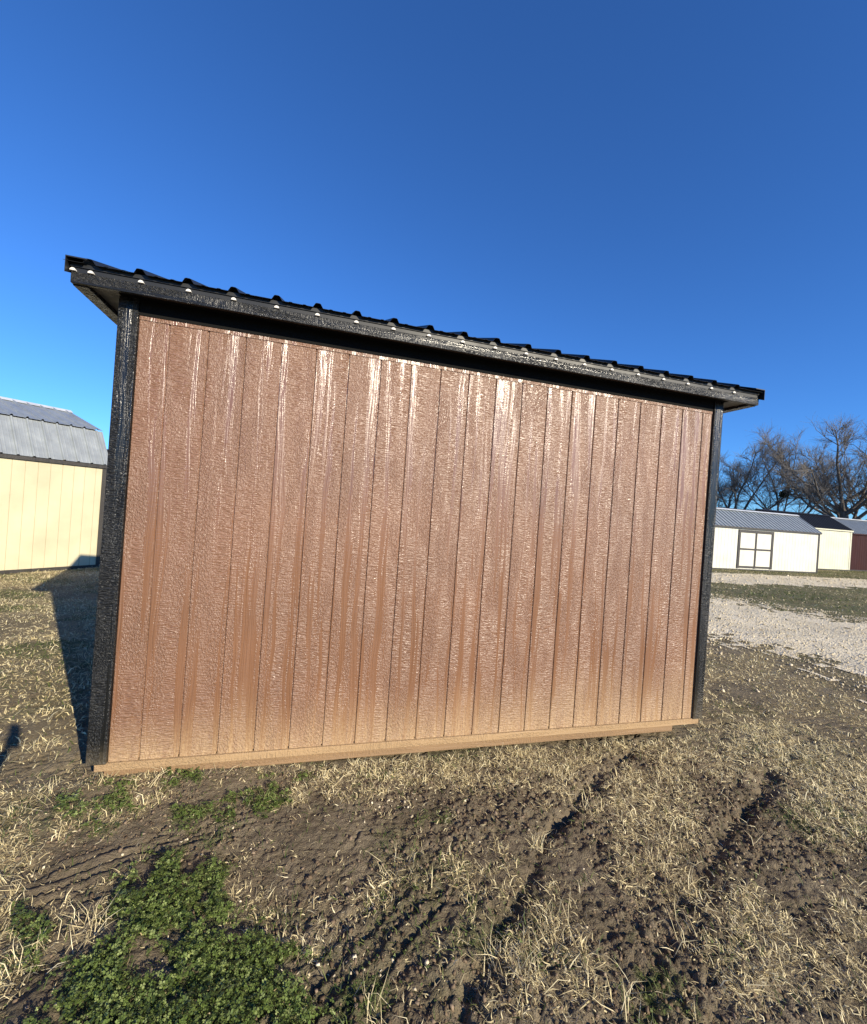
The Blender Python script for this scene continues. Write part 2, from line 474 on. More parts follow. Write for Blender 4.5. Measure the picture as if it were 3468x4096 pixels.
LANE1 = [(10.9,5.98),(11.4,5.55),(11.75,4.65),(12.3,3.44),(13.2,1),(14.6,-4),(16,-12),(9,-12),(8,-5),(7.1,-1.5),(7.25,.5),(7.4,1.2),(7.5,1.9),(7.35,2.4),(7.1,2.9),(6.5,5),(6.2,8.8),(9,9.2),(10,7.5)]
LANE2 = [(-30,9.9),(4,9.2),(9,8.75),(14.2,8.75),(17.2,8.5),(21.1,8.35),(30,8.0),(60,7.0),(60,10.4),(32,11.0),(26.3,11.25),(21.6,11.5),(17,11.5),(9,11.8),(4,12.2),(-30,13)]

def macro(x, y):
    z = -0.16*sstep(0.5, 7, y)*sstep(0.5, -2.5, x)
    z = z - 0.05*sstep(1.5, 5, x)
    z = z + 0.035*sstep(1.2, -0.2, x)*sstep(-0.8, 0, y)*sstep(3, 0.4, y)
    z = z + 0.03*(fbm(x/3.1, y/3.1, 40, 2)-0.5)*sstep(60, 20, np.hypot(x, y))
    return z

def near_w(x, y):
    return sstep(-2.2, -1.0, x)*sstep(7.0, 4.5, x)*sstep(-2.6, -1.9, y)*sstep(2.2, 0.8, y)

def height(x, y):
    z = macro(x, y)
    nw = near_w(x, y)
    far = sstep(40, 12, np.hypot(x, y))
    z = z + far*0.030*(fbm(x/0.55, y/0.55, 11, 2)-0.5)
    # soil crumbs and clods
    cl = sstep(0.42, 0.62, fbm(x/0.5, y/0.5, 21, 3))
    d1, d2, cid = worley(x/0.052+0.5*vnoise(x/0.03, y/0.03, 5), y/0.040+0.5*vnoise(x/0.03, y/0.03, 6), 31)
    z = z + nw*(0.0015+0.011*cl*sstep(1.2, 2.2, x-0.9*y))*(sstep(0.0, 0.30, d2-d1)*(0.4+cid)-0.5)
    z = z + nw*0.026*(fbm(x/0.11, y/0.085, 51, 5, 0.62)-0.5)
    c1_, c2_, _c = worley(x/0.085+0.7*fbm(x/0.06, y/0.06, 63, 2), y/0.055+0.7*fbm(x/0.06, y/0.06, 64, 2), 65)
    z = z - nw*0.007*sstep(0.10, 0.0, c2_-c1_)*sstep(0.30, 0.55, vnoise(x/0.25, y/0.2, 67))
    z = z + nw*0.006*(vnoise(x/0.021, y/0.019, 68)-0.5)
    rid = 1-np.abs(2*fbm(x/0.16, y/0.09, 61, 3)-1)
    z = z - nw*0.013*sstep(0.90, 0.99, rid)*sstep(0.35, 0.55, vnoise(x/0.4, y/0.3, 66))
    # ruts with lug prints
    for P, dep, wd, win in ((RUT_A, 0.046, 0.028, ((1.3, 2.05, 1), (2.45, 2.85, .8), (.3, .8, .5))), (RUT_B, 0.044, 0.040, ((1.65, 2.6, 1), (.9, 1.3, .35)))):
        d, s, side = seg_dist(x+0.05*(vnoise(x/0.12, y/0.12, 71)-0.5)+0.022*(vnoise(x/0.03, y/0.03, 72)-0.5), y+0.05*(vnoise(x/0.12, y/0.12, 73)-0.5)+0.022*(vnoise(x/0.03, y/0.03, 74)-0.5), P)
        brk = 0.26*sstep(0.2, 0.9, s)
        for (a_, b_, v_) in win:
            brk = np.maximum(brk, v_*sstep(a_-0.12, a_+0.1, s)*sstep(b_+0.12, b_-0.1, s))
        brk = brk*(0.45+0.8*sstep(0.25, 0.6, vnoise(x/0.07, y/0.07, 77)))
        z = z - nw*dep*np.exp(-(d/wd)**2)*(0.05+0.95*brk)
        z = z + nw*0.012*np.exp(-((d-0.085)/0.035)**2)*vnoise(x/0.06, y/0.06, 79)
        lug = 0.5+0.5*np.sin(2*np.pi*s/0.062+side*d*40)
        z = z - nw*0.014*lug*np.exp(-(d/0.11)**4)
    for P, ax, ay, amp, wl in ((TREAD_L, 0.35, 1.0, 0.022, 0.052), (TREAD_M, 0.8, 1.0, 0.026, 0.075), (TREAD_N, 0.3, 1.0, 0.018, 0.045)):
        mk = poly_mask(x, y, P, 0.04, 0.02, 83)
        L = math.hypot(ax, ay)
        ph = (x*(-ax)+y*ay)/L + 0.02*(vnoise(x/0.08, y/0.08, 85)-0.5)
        saw = np.mod(ph/wl, 1.0)
        z = z + nw*mk*amp*(saw**0.8*sstep(1.0, 0.86, saw)-0.45)
    # clover grows on low mounds
    mk = poly_mask(x, y, CLOVER[0], 0.12, 0.05, 3)
    z = z + 0.02*mk*nw
    return z

def covers(x, y):
    """straw density, clover density, weed density (0..1)"""
    n1 = fbm(x/0.42, y/0.30, 101, 3)
    n2 = fbm(x/0.09, y/0.09, 111, 3)
    straw = sstep(0.43, 0.62, n1)*0.75*sstep(0.30, 0.60, n2)+0.20*sstep(0.38, 0.6, n2)
    for i, P in enumerate(STRAW):
        straw = np.maximum(straw, poly_mask(x, y, P, 0.12, 0.10, 120+i)*(0.45+0.75*sstep(0.3, 0.62, n2)))
    for i, P in enumerate(BARE):
        straw = straw*(1-0.93*poly_mask(x, y, P, 0.08, 0.06, 140+i))
    for P, wd in ((RUT_A, 0.075), (RUT_B, 0.10)):
        d, s, side = seg_dist(x, y, P)
        straw = straw*(1-0.85*np.exp(-(d/wd)**4)*sstep(0.30, 0.55, vnoise(s/0.3, s*0+1.7, 78)))
    for P in (TREAD_L, TREAD_M, TREAD_N):
        straw = straw*(1-0.85*poly_mask(x, y, P, 0.04, 0.03, 155))
    # yards beside and behind the shed
    yl = sstep(-0.25, -0.7, x)*sstep(-0.1, 0.5, y)
    straw = np.maximum(straw, yl*(0.4+0.6*sstep(0.36, 0.56, fbm(x/1.3, y/0.55, 161, 3))))
    yr_ = sstep(3.9, 4.4, x)*sstep(-2.2, -1.4, y)
    straw = np.maximum(straw, yr_*(0.20+0.70*sstep(0.42, 0.62, fbm(x/0.6, y/0.4, 165, 4))))
    far = sstep(5.5, 9.0, x)
    straw = np.maximum(straw, far*0.25)
    clover = np.zeros_like(x)
    for i, P in enumerate(CLOVER):
        clover = np.maximum(clover, poly_mask(x, y, P, 0.06, 0.09, 170+i)*(1.0 if i == 0 else 0.8))
    thin = np.where(poly_mask(x, y, CLOVER[0], 0.1, 0.05, 3) > 0.5, 0.30, 0.40)
    clover = clover*sstep(thin, thin+0.14, n2+0.16*(vnoise(x/0.2, y/0.2, 175)-0.3))
    straw = straw*(1-0.93*clover)
    weed = np.zeros_like(x)
    for i, P in enumerate(SPARSE):
        weed = np.maximum(weed, poly_mask(x, y, P, 0.07, 0.07, 190+i)*sstep(0.35, 0.6, n2))
    weed = np.maximum(weed, 0.35*sstep(0.60, 0.70, fbm(x/0.5, y/0.4, 201, 3)))
    weed = np.maximum(weed, yl*0.9*sstep(0.52, 0.64, fbm(x/0.9, y/0.5, 211, 3)))
    return np.clip(straw, 0, 1), np.clip(clover, 0, 1), np.clip(weed, 0, 1)

LANE_SOFT = 0.35
def lanes(x, y):
    def wob(P, s, r, sd):
        xx = x+(fbm(x/0.9, y/0.9, sd, 3)-0.5)*2*r; yy = y+(fbm(x/0.9, y/0.9, sd+7, 3)-0.5)*2*r
        return poly_mask(xx, yy, P, s, 0.0, sd)
    return np.maximum(wob(LANE1, 1.6, 1.0, 220), wob(LANE2, 0.35, 0.35, 230))

# ------------------------------------------------------------------ ground sheet
def graded(lo, hi, step, ends, g):
    a = list(np.arange(lo, hi, step)); s = step
    while a[-1] < ends[1]: s *= g; a.append(a[-1]+s)
    b = [lo]; s = step
    while b[-1] > ends[0]: s *= g; b.append(b[-1]-s)
    return np.array(b[:0:-1]+a)
gx = graded(-0.7, 3.4, 0.0085, (-900, 900), 1.035)
gy = graded(-1.75, 0.25, 0.0085, (-900, 900), 1.035)
X, Y = np.meshgrid(gx, gy)
Xf, Yf = X.ravel(), Y.ravel()
Z = height(Xf, Yf)
st, cv, wd_ = covers(Xf, Yf)
isl = sstep(6.5, 9.5, Xf)
gr = np.maximum(np.maximum(cv*0.9, wd_*0.8), isl*0.75)
dist = np.hypot(Xf-CAM.x, Yf-CAM.y)
gr = np.where(dist > 30, 0.6, gr)
th_ = np.where(dist > 30, 0.5, st*(0.25+0.5*sstep(3, 8, dist)))
nx, ny = len(gx), len(gy)
I = (np.arange(ny-1)[:, None]*nx+np.arange(nx-1)[None, :]).ravel()
quads = np.stack([I, I+1, I+nx+1, I+nx], 1)
ground = link('ground', np_mesh('ground', np.stack([Xf, Yf, Z], 1), [quads], M['soil'], True, {'thatch': th_, 'green': gr}))
tag(ground, kind='structure')

# gravel lane as its own sheet a few millimetres above the soil, ragged edge
def lane_sheet():
    ax = graded(6.0, 14.0, 0.06, (-30, 60), 1.03); ay = graded(-2.0, 12.5, 0.06, (-12, 13.0), 1.06)
    LX, LY = np.meshgrid(ax, ay); fx, fy = LX.ravel(), LY.ravel()
    mk = lanes(fx, fy)
    keep = mk*1.5-0.2+1.3*(vnoise(fx/0.10, fy/0.10, 241)-0.5)+0.8*(fbm(fx/0.5, fy/0.3, 242, 3)-0.5) > 0.5
    z = macro(fx, fy)+0.030*sstep(40, 12, np.hypot(fx, fy))*(fbm(fx/0.55, fy/0.55, 11, 2)-0.5)+0.006
    z = z+0.012*(fbm(fx/0.2, fy/0.2, 246, 3)-0.4)
    n_ = len(ax); q = (np.arange(len(ay)-1)[:, None]*n_+np.arange(n_-1)[None, :]).ravel()
    ok = keep[q] & keep[q+1] & keep[q+n_] & keep[q+n_+1]
    q = q[ok]; f = np.stack([q, q+1, q+n_+1, q+n_], 1)
    used, inv = np.unique(f, return_inverse=True)
    V = np.stack([fx, fy, z], 1)[used]
    o = link('gravel_lane', np_mesh('gravel_lane', V, [inv.reshape(-1, 4)], M['gravel'], True))
    tag(o, kind='structure')
lane_sheet()

# ------------------------------------------------------------------ main shed
XL, XR, DEP = -0.205, 4.013, 3.05
PITCH = 0.37
shed = empty('wooden_shed', (0, 0, 0))
tag(shed, 'brown grooved board shed with black corner trim and black ribbed metal roof', 'shed')
BZ, TZ = 0.118, 2.74

def board_mesh(wid, h0, h1, th=0.012, g=0.0034, name='siding_board'):
    """board along x from 0..wid, y from -th..0; shiplap edge recess left and right; top may slope"""
    b = MB()
    c = 0.003
    prof = [(g, -th+c), (g+c, -th), (wid-g-c, -th), (wid-g, -th+c), (wid-g, 0), (g, 0)]
    n = len(prof)
    for (zz0) in (0, 1):
        for (x, y) in prof:
            t = x/wid
            b.v.append((x, y, (h0+(h1-h0)*t) if zz0 else 0.0))
    b.f.append(tuple(range(n))); b.f.append(tuple(range(n, 2*n))[::-1])
    for i in range(n):
        j = (i+1) % n
        b.f.append((i, j, n+j, n+i))
    return b.mesh(name)

# backing sheet behind the grooves
MB().box(XL+0.01, XR-0.01, -0.0045, 0.02, BZ+0.01, TZ).build('wall_sheathing', M['brown'], shed)
full = board_mesh(0.2032, TZ-BZ, TZ-BZ); full.materials.append(M['brown'])
left = board_mesh(0.155, TZ-BZ, TZ-BZ); left.materials.append(M['brown'])
right = board_mesh(0.112, TZ-BZ, TZ-BZ); right.materials.append(M['brown'])
link('siding_board', left, None, shed, (-0.155, 0, BZ))
for k in range(19):
    link('siding_board', full, None, shed, (0.2032*k, 0, BZ))
link('siding_board', right, None, shed, (0.2032*19, 0, BZ))
# strip along the top of the siding
MB().box(-0.151, 3.957, -0.0165, -0.0125, 2.612, 2.634).build('frieze_strip', M['brown'], shed, 0.001)
MB().box(-0.151, 3.957, -0.0205, -0.0125, 2.6345, 2.7215).build('eave_shadow_strip', M['black_flat'], shed, 0.001)  # eave's shadow on the siding, put in as a flat black strip
# corner boards (front face + return)
def corner(x0, x1, yf=-0.030, name='corner_trim'):
    return MB().box(x0, x1, yf, -0.0005, BZ-0.004, 2.735).build(name, M['black_trim'], shed, 0.003)
corner(-0.251, -0.154); corner(3.958, 4.048)
MB().box(-0.2505, -0.2225, 0.0, 0.09, BZ-0.003, 2.735).build('corner_trim', M['black_trim'], shed, 0.003)
MB().box(4.0305, 4.0475, 0.0, 0.09, BZ-0.003, 2.735).build('corner_trim', M['black_trim'], shed, 0.003)
for sx, x0 in ((-1, -0.2395), (1, 4.0305)):
    MB().box(x0, x0+0.017, DEP-0.09, DEP, BZ-0.003, 2.735).build('corner_trim', M['black_trim'], shed, 0.003)
MB().box(-0.240, -0.152, DEP+0.001, DEP+0.0295, BZ, 2.735).build('corner_trim', M['black_trim'], shed, 0.003)
MB().box(3.958, 4.048, DEP+0.001, DEP+0.0295, BZ, 2.735).build('corner_trim', M['black_trim'], shed, 0.003)
# base: muddy rim board and skids
MB().box(-0.212, 4.022, -0.024, 0.03, 0.072, BZ-0.002).build('rim_board', M['mudboard'], shed, 0.003)
MB().box(-0.17, 3.78, -0.006, 0.10, 0.018, 0.0735).build('skid', M['skidwood'], shed, 0.004)
for yy in (0.45, 1.45, DEP-0.12):
    MB().box(-0.17, 3.98, yy, yy+0.10, -0.09, 0.0735).build('skid', M['skidwood'], shed, 0.004)
MB().box(-0.21, 4.02, 0.031, DEP-0.03, 0.0738, 0.112).build('floor_deck', M['skidwood'], shed)
# side walls as boards with raked tops
EY = -0.155
def roof_z(y):
    return 2.80+PITCH*(min(y, DEP-y)-EY)
nb = 15; bw = DEP/nb
side_mesh = {}
for k in range(nb):
    y0, y1 = k*bw, (k+1)*bw
    key = (round(roof_z(y0), 4), round(roof_z(y1), 4))
    mid_top = lambda y: roof_z(y)-0.06-BZ
    a = board_mesh(bw, mid_top(y0), mid_top(y1)); a.materials.append(M['brown'])
    o = link('siding_board', a, None, shed, (4.030-0.0005-0.011, y0, BZ)); o.rotation_euler = (0, 0, R(90))
    c_ = board_mesh(bw, mid_top(y1), mid_top(y0)); c_.materials.append(M['brown'])
    o = link('siding_board', c_, None, shed, (-0.2225+0.0115, y1, BZ)); o.rotation_euler = (0, 0, R(-90))
for x in (-0.2095, 3.998):
    MB().prism([(0.02, BZ), (DEP-0.02, BZ), (DEP-0.02, 2.72), (DEP/2, roof_z(DEP/2)-0.07), (0.02, 2.72)], 'x', x, x+0.0195).build('wall_sheathing', M['brown'], shed)
MB().box(XL, XR, DEP-0.02, DEP, BZ, TZ).build('rear_wall', M['brown'], shed)
# eave: fascia, soffit
FX0, FX1 = -0.43, 4.285
MB().box(FX0, FX1, -0.137, -0.112, 2.704, 2.762).build('fascia', M['black_fascia'], shed, 0.003)
MB().box(FX0+0.07, FX1-0.07, -0.1115, 0.0, 2.722, 2.732).build('soffit', M['black_flat'], shed)
MB().box(FX0, FX1, DEP+0.112, DEP+0.137, 2.704, 2.762).build('fascia', M['black_fascia'], shed, 0.003)
MB().box(FX0+0.07, FX1-0.07, DEP+0.031, DEP+0.1115, 2.722, 2.732).build('soffit', M['black_trim'], shed)
for x0, x1 in ((FX0+0.07, -0.241), (4.049, FX1-0.07)):
    MB().box(x0, x1, 0.0005, 0.42, 2.7225, 2.7325).build('soffit_return', M['soffit'], shed)
    MB().box(x0, x1, -0.1117, 0.0, 2.7185, 2.7215).build('soffit_return', M['soffit'], shed)
# rake boards: flat return at the eave, then along the slope to the ridge and down the rear
for x0, x1 in ((FX0, FX0+0.069), (FX1-0.069, FX1)):
    yr = DEP/2
    prof = [(-0.1115, 2.700), (0.42, 2.700), (0.42, roof_z(0.42)-0.16), (yr, roof_z(yr)-0.16), (yr, roof_z(yr)-0.012), (-0.1115, roof_z(-0.1115)-0.012)]
    MB().prism(prof, 'x', x0, x1).build('rake_board', M['black_trim'], shed, 0.003)
    prof2 = [(DEP-p, q) for p, q in prof][::-1]
    MB().prism(prof2, 'x', x0+0.0004, x1-0.0004).build('rake_board', M['black_trim'], shed, 0.003)
# drip edge strip over the fascia
MB().box(FX0-0.002, FX1+0.002, -0.1405, -0.1375, 2.786, 2.808).build('drip_edge', M['black_metal'], shed)
MB().box(FX0-0.002, FX1+0.002, -0.1330, -0.10, 2.7625, 2.806).build('drip_edge', M['black_metal'], shed)

# ribbed roof sheets
def rib_profile(x0, nribs, sp, h=0.024, bw_=0.058, tw=0.022):
    pts = [(x0, 0.0)]
    for k in range(nribs):
        c = x0+sp*(k+0.5)
        pts += [(c-bw_/2, 0), (c-tw/2-0.004, h*0.9), (c-tw/2+0.003, h), (c+tw/2-0.003, h), (c+tw/2+0.004, h*0.9), (c+bw_/2, 0)]
        for q in (0.33, 0.67):
            m_ = c+sp*q
            if m_ < x0+nribs*sp-0.02:
                pts += [(m_-0.012, 0), (m_-0.006, 0.003), (m_+0.006, 0.003), (m_+0.012, 0)]
    pts.append((x0+nribs*sp, 0.0))
    out = [pts[0]]
    for p_ in pts[1:]:
        if p_[0] > out[-1][0]+1e-4: out.append(p_)
    return out

def roof_sheet_mesh(name, nribs, sp, slope_len, mat, h=0.024, thick=0.0015, ncut=6, **kw):
    """profile in local x, runs up local y (0..slope_len), normal +z; thin folded sheet with an underside"""
    prof = rib_profile(0, nribs, sp, h, **kw)
    n = len(prof); V = []; F = []
    ys = np.linspace(0, slope_len, ncut)
    for zo in (0, -thick):
        for y in ys:
            V += [(x, y, z+zo) for x, z in prof]
    for L_ in range(2):
        b = L_*n*ncut
        for j in range(ncut-1):
            for i in range(n-1):
                q = (b+j*n+i, b+j*n+i+1, b+(j+1)*n+i+1, b+(j+1)*n+i)
                F.append(q if L_ == 0 else q[::-1])
    for i in range(n-1):
        F.append((i+1, i, n*ncut+i, n*ncut+i+1))
        a = (ncut-1)*n
        F.append((a+i, a+i+1, n*ncut+a+i+1, n*ncut+a+i))
    me = bpy.data.meshes.new(name); me.from_pydata(V, [], F); me.update(); me.materials.append(mat)
    return me

SP = 0.2290
slope_len = (DEP/2-EY+0.012)/math.cos(math.atan(PITCH))
sheet4 = roof_sheet_mesh('roof_sheet', 4, SP, slope_len, M['black_metal'])
ang = math.atan(PITCH)
rib0 = -0.110-1.5*SP+0.0            # left edge of the first sheet: ribs at rib0+SP*(k+.5)
first = rib0
nsheets = 5
for k in range(nsheets):
    x = first+0.0+k*4*SP
    o = link('roof_sheet', sheet4, None, shed, (x, EY-0.012, 2.806-0.005+0.0006*(k % 2))); o.rotation_euler = (ang, 0, 0)
    o = link('roof_sheet', sheet4, None, shed, (x+4*SP, DEP-EY+0.012, 2.806-0.005+0.0006*(k % 2))); o.rotation_euler = (ang, 0, R(180))
XE = first+nsheets*4*SP
# end strip up to the right rake
sheet_end = roof_sheet_mesh('roof_sheet', 1, max(FX1-XE-0.004, 0.05), slope_len, M['black_metal'], h=0.001)
if XE < FX1-0.02:
    o = link('roof_sheet', sheet_end, None, shed, (XE, EY-0.012, 2.8005)); o.rotation_euler = (ang, 0, 0)
# white closures showing under each rib
cm = MB()
pr_ = [(0.0135*math.cos(a), 0.0135*math.sin(a)) for a in np.linspace(0, math.pi, 9)]
cm.prism(pr_, 'y', -0.010, 0.02)
cmesh = cm.mesh('rib_closure'); cmesh.materials.append(M['closure'])
xs = [first+SP*(k+0.5) for k in range(nsheets*4)]
for x in [FX0+0.012]+xs:
    if x < FX1-0.03:
        link('rib_closure', cmesh, None, shed, (x, -0.1380, 2.7635))
# rake flashing over the roof ends and ridge cap
for x0, x1, s in ((FX0-0.010, FX0+0.085, -1), (FX1-0.085, FX1+0.010, 1)):
    yr = DEP/2
    for rear in (False, True):
        b = MB()
        ys0 = EY-0.020
        top = [(ys0, roof_z(ys0)+0.030), (yr, roof_z(yr)+0.036)]
        def P(p): return (DEP-p[0], p[1]) if rear else p
        a_, b_ = top
        poly = [P((a_[0], a_[1]-0.006)), P((b_[0], b_[1]-0.006)), P(b_), P(a_)]
        b.prism(poly, 'x', x0, x1)
        xo0, xo1 = (x0, x0+0.003) if s < 0 else (x1-0.003, x1)
        poly = [P((a_[0], a_[1]-0.085)), P((b_[0], b_[1]-0.085)), P((b_[0], b_[1]-0.0062)), P((a_[0], a_[1]-0.0062))]
        b.prism(poly, 'x', xo0, xo1)
        b.build('rake_flashing', M['black_metal'], shed)
rz_ = roof_z(DEP/2)
MB().prism([(DEP/2-0.15, rz_-0.032), (DEP/2, rz_+0.031), (DEP/2+0.15, rz_-0.032), (DEP/2+0.15, rz_-0.028), (DEP/2, rz_+0.0365), (DEP/2-0.15, rz_-0.028)], 'x', FX0+0.02, FX1-0.02).build('ridge_cap', M['black_metal'], shed)

# ------------------------------------------------------------------ sheds around the yard
def yard_shed(name, label, cat, loc, rz, L, D, wh, wall, roof, ridge, roofmat, wallmat, trim, door=None, gambrel=None, ov=0.10, base=0.06, group=None):
    """front wall along local x (0..L) at y=0, going back to y=D. ridge: height of the ridge"""
    s = empty(name, loc, rz); tag(s, label, cat, group)
    bw_ = 0.2032; nb_ = int(round(L/bw_)); bw_ = L/nb_
    me = board_mesh(bw_, wh-base, wh-base, 0.012, 0.0030); me.materials.append(wallmat)
    for k in range(nb_):
        link('siding_board', me, None, s, (k*bw_, 0, base))
    MB().box(0.005, L-0.005, 0.001, 0.03, base, wh).build('wall_sheathing', wallmat, s)
    MB().box(0.02, L-0.02, -0.02, 0.06, -0.05, base-0.003).build('skid', M['bronze'], s)
    MB().box(-0.01, L+0.01, D-0.03, D, base, wh).build('rear_wall', wallmat, s)
    # gable ends
    if gambrel:
        gy_, gz_ = gambrel
        prof = [(0.031, base), (D-0.031, base), (D-0.031, wh), (D-gy_, gz_), (D/2, ridge), (gy_, gz_), (0.031, wh)]
    else:
        prof = [(0.031, base), (D-0.031, base), (D-0.031, wh), (D/2, ridge-0.03), (0.031, wh)]
    for x in (0.0, L-0.03):
        MB().prism([(p, q-0.02 if q > wh else q) for p, q in prof], 'x', x, x+0.03).build('end_wall', wallmat, s)
    # corner boards
    for x in (-0.008, L-0.082):
        MB().box(x, x+0.09, -0.030, -0.0135, base-0.004, wh).build('corner_trim', trim, s)
    for x in (-0.026, L+0.0015):
        MB().box(x, x+0.0245, -0.030, 0.07, base-0.004, wh).build('corner_trim', trim, s)
    MB().box(-0.03, L+0.03, -ov, -ov+0.025, wh-0.05, wh+0.02).build('fascia', trim, s)
    # roof
    sp = 0.2286
    def slope(y0, z0, y1, z1, nm='roof_sheet'):
        ln = math.hypot(y1-y0, z1-z0); a = math.atan2(z1-z0, y1-y0)
        LL = L+2*ov; n_ = max(1, int(round(LL/(sp*4)))); sp2 = LL/(n_*4)
        mh = roof_sheet_mesh('roof_sheet', 4, sp2, ln, roofmat, h=0.034, ncut=2)
        for k in range(n_):
            o = link(nm, mh, None, s, (-ov+k*4*sp2, y0, z0)); o.rotation_euler = (a, 0, 0)
            o = link(nm, mh, None, s, (-ov+(k+1)*4*sp2, D-y0, z0)); o.rotation_euler = (a, 0, R(180))
    if gambrel:
        gy_, gz_ = gambrel
        slope(-ov, wh+0.03, gy_-0.02, gz_)
        slope(gy_-0.05, gz_+0.022, D/2+0.002, ridge+0.03)
    else:
        sl = (ridge-wh)/(D/2)
        slope(-ov, wh+0.03-ov*sl*0.3, D/2+0.002, ridge+0.03)
    rb = MB(); rb.prism([(D/2-0.13, ridge+0.005), (D/2+0.13, ridge+0.005), (D/2, ridge+0.075)], 'x', -ov, L+ov)
    rb.build('ridge_cap', roofmat if roofmat is M['black_metal'] else M['galv_cap'], s)
    if door:
        x0, x1, z0, z1 = door
        xm = (x0+x1)/2; fw_ = 0.13
        f = MB()
        leafs = []
        for a_, b_ in ((x0+fw_, xm-0.05), (xm+0.05, x1-fw_)):
            leaf = MB().box(a_, b_, -0.028, -0.0135, z0, z1-fw_).build('door_leaf', wallmat, s)
            MB().box(a_, b_, -0.045, -0.0285, (z0+z1)/2-0.05, (z0+z1)/2+0.03).build('rail', trim, leaf)
            MB().box(a_, b_, -0.045, -0.0285, z0+0.0, z0+0.09).build('rail', trim, leaf)
        MB().box(x0, x0+fw_-0.002, -0.05, -0.0135, z0-0.02, z1).build('door_frame', trim, s)
        MB().box(x1-fw_+0.002, x1, -0.05, -0.0135, z0-0.02, z1).build('door_frame', trim, s)
        MB().box(x0, x1, -0.052, -0.0135, z1+0.001-fw_, z1).build('door_frame', trim, s)
        MB().box(xm-0.048, xm-0.004, -0.048, -0.0135, z0-0.02, z1-fw_).build('door_frame', trim, s)
        MB().box(xm+0.004, xm+0.048, -0.048, -0.0135, z0-0.02, z1-fw_).build('door_frame', trim, s)
    return s
M['galv_cap'] = metal_sheet('galvanised_ridge_cap', (0.62, 0.64, 0.65), 0.45, 0.3)

bl = 4.9
ba = R(46)
bx, by = -3.747-math.cos(ba)*bl, 8.868-math.sin(ba)*bl
yard_shed('barn_shed', 'cream barn-shaped shed with silver gambrel roof beside the brown shed', 'shed', (bx, by, -0.15), ba, bl, 4.1, 2.32, None, None, 3.66,
          M['galv'], M['cream'], M['bronze'], gambrel=(0.44, 3.14), ov=0.06)
yard_shed('garden_shed', 'white shed with silver ribbed roof and double doors in dark frames', 'shed', (17.35, 13.03, -0.05), 0, 8.40, 2.30, 2.03, None, None, 2.88,
          M['galv'], M['white'], M['bronze'], door=(3.05, 5.27, 0.12, 1.93), ov=0.10)
yard_shed('garden_shed', 'pale yellow shed with black roof next to the dark red shed', 'shed', (25.9, 15.1, -0.05), 0, 5.72, 2.6, 2.36, None, None, 3.20,
          M['black_metal'], M['paleyellow'], M['paleyellow'], ov=0.10)
yard_shed('garden_shed', 'dark red shed with silver ribbed roof', 'shed', (32.05, 15.35, -0.05), 0, 6.1, 2.8, 2.22, None, None, 3.13,
          M['galv'], M['maroon'], M['maroon'], ov=0.10)
yard_shed('garden_shed', 'shed of which only a long black roof shows behind the silver-roofed white shed', 'shed', (24.0, 18.9, -0.05), 0, 10.3, 2.4, 2.40, None, None, 3.36,
          M['black_metal'], M['white'], M['bronze'], ov=0.10)
yard_shed('garden_shed', 'shed with low black roof under the tallest bare tree behind the dark red shed', 'shed', (38.6, 20.0, -0.05), 0, 4.2, 2.4, 2.45, None, None, 3.30,
          M['black_metal'], M['cream'], M['bronze'], ov=0.10)
yard_shed('garden_shed', 'white shed with black roof peeking out behind the cream barn-shaped shed', 'shed', (-7.6, 15.0, -0.16), R(8), 4.9, 2.44, 2.35, None, None, 3.25,
          M['black_metal'], M['white'], M['white'], ov=0.10)

post = empty('white_post', (-3.864, 9.15, -0.15))
tag(post, 'slim white post with rounded cap beside the corner of the cream barn-shaped shed', 'post')
def ring_prof(name, prof, mat, parent, sides=14):
    V = []; F = []
    for r_, z_ in prof:
        V += [(r_*math.cos(2*math.pi*k/sides), r_*math.sin(2*math.pi*k/sides), z_) for k in range(sides)]
    for i_ in range(len(prof)-1):
        for k in range(sides):
            k2 = (k+1) % sides
            F.append((i_*sides+k, i_*sides+k2, (i_+1)*sides+k2, (i_+1)*sides+k))
    F.append(tuple(range(sides))[::-1]); F.append(tuple((len(prof)-1)*sides+k for k in range(sides)))
    me = bpy.data.meshes.new(name); me.from_pydata(V, [], F); me.update()
    return link(name, me, mat, parent)
ring_prof('pipe', [(0.030, -0.1), (0.030, 2.10)], M['white'], post)
ring_prof('cap', [(0.036, 2.08), (0.036, 2.12), (0.031, 2.145), (0.018, 2.165), (0.004, 2.172)], M['white'], post)
ring_prof('clamp', [(0.033, 0.24), (0.033, 0.28)], M['bronze'], post)

# ------------------------------------------------------------------ bare trees
def tube_arrays(paths, sides):
    """paths: list of (pts (k,3), radii (k)) with equal k"""
    P = np.array([p for p, r in paths]); Rr = np.array([r for p, r in paths])
    n, k = P.shape[:2]
    T = np.gradient(P, axis=1); T /= np.linalg.norm(T, axis=2, keepdims=True)+1e-9
    ref = np.where(np.abs(T[..., 2:3]) > 0.9, np.array([1.0, 0, 0]), np.array([0, 0, 1.0]))
    A = np.cross(T, ref); A /= np.linalg.norm(A, axis=2, keepdims=True)+1e-9
    B = np.cross(T, A)
    th = np.arange(sides)*2*np.pi/sides
    V = P[:, :, None, :]+Rr[:, :, None, None]*(np.cos(th)[None, None, :, None]*A[:, :, None, :]+np.sin(th)[None, None, :, None]*B[:, :, None, :])
    idx = np.arange(n*k*sides).reshape(n, k, sides)
    a = idx[:, :-1, :]; b = np.roll(a, -1, axis=2); c = idx[:, 1:, :]; d = np.roll(c, -1, axis=2)
    F = np.stack([a, b, d, c], -1).reshape(-1, 4)
    return V.reshape(-1, 3), F

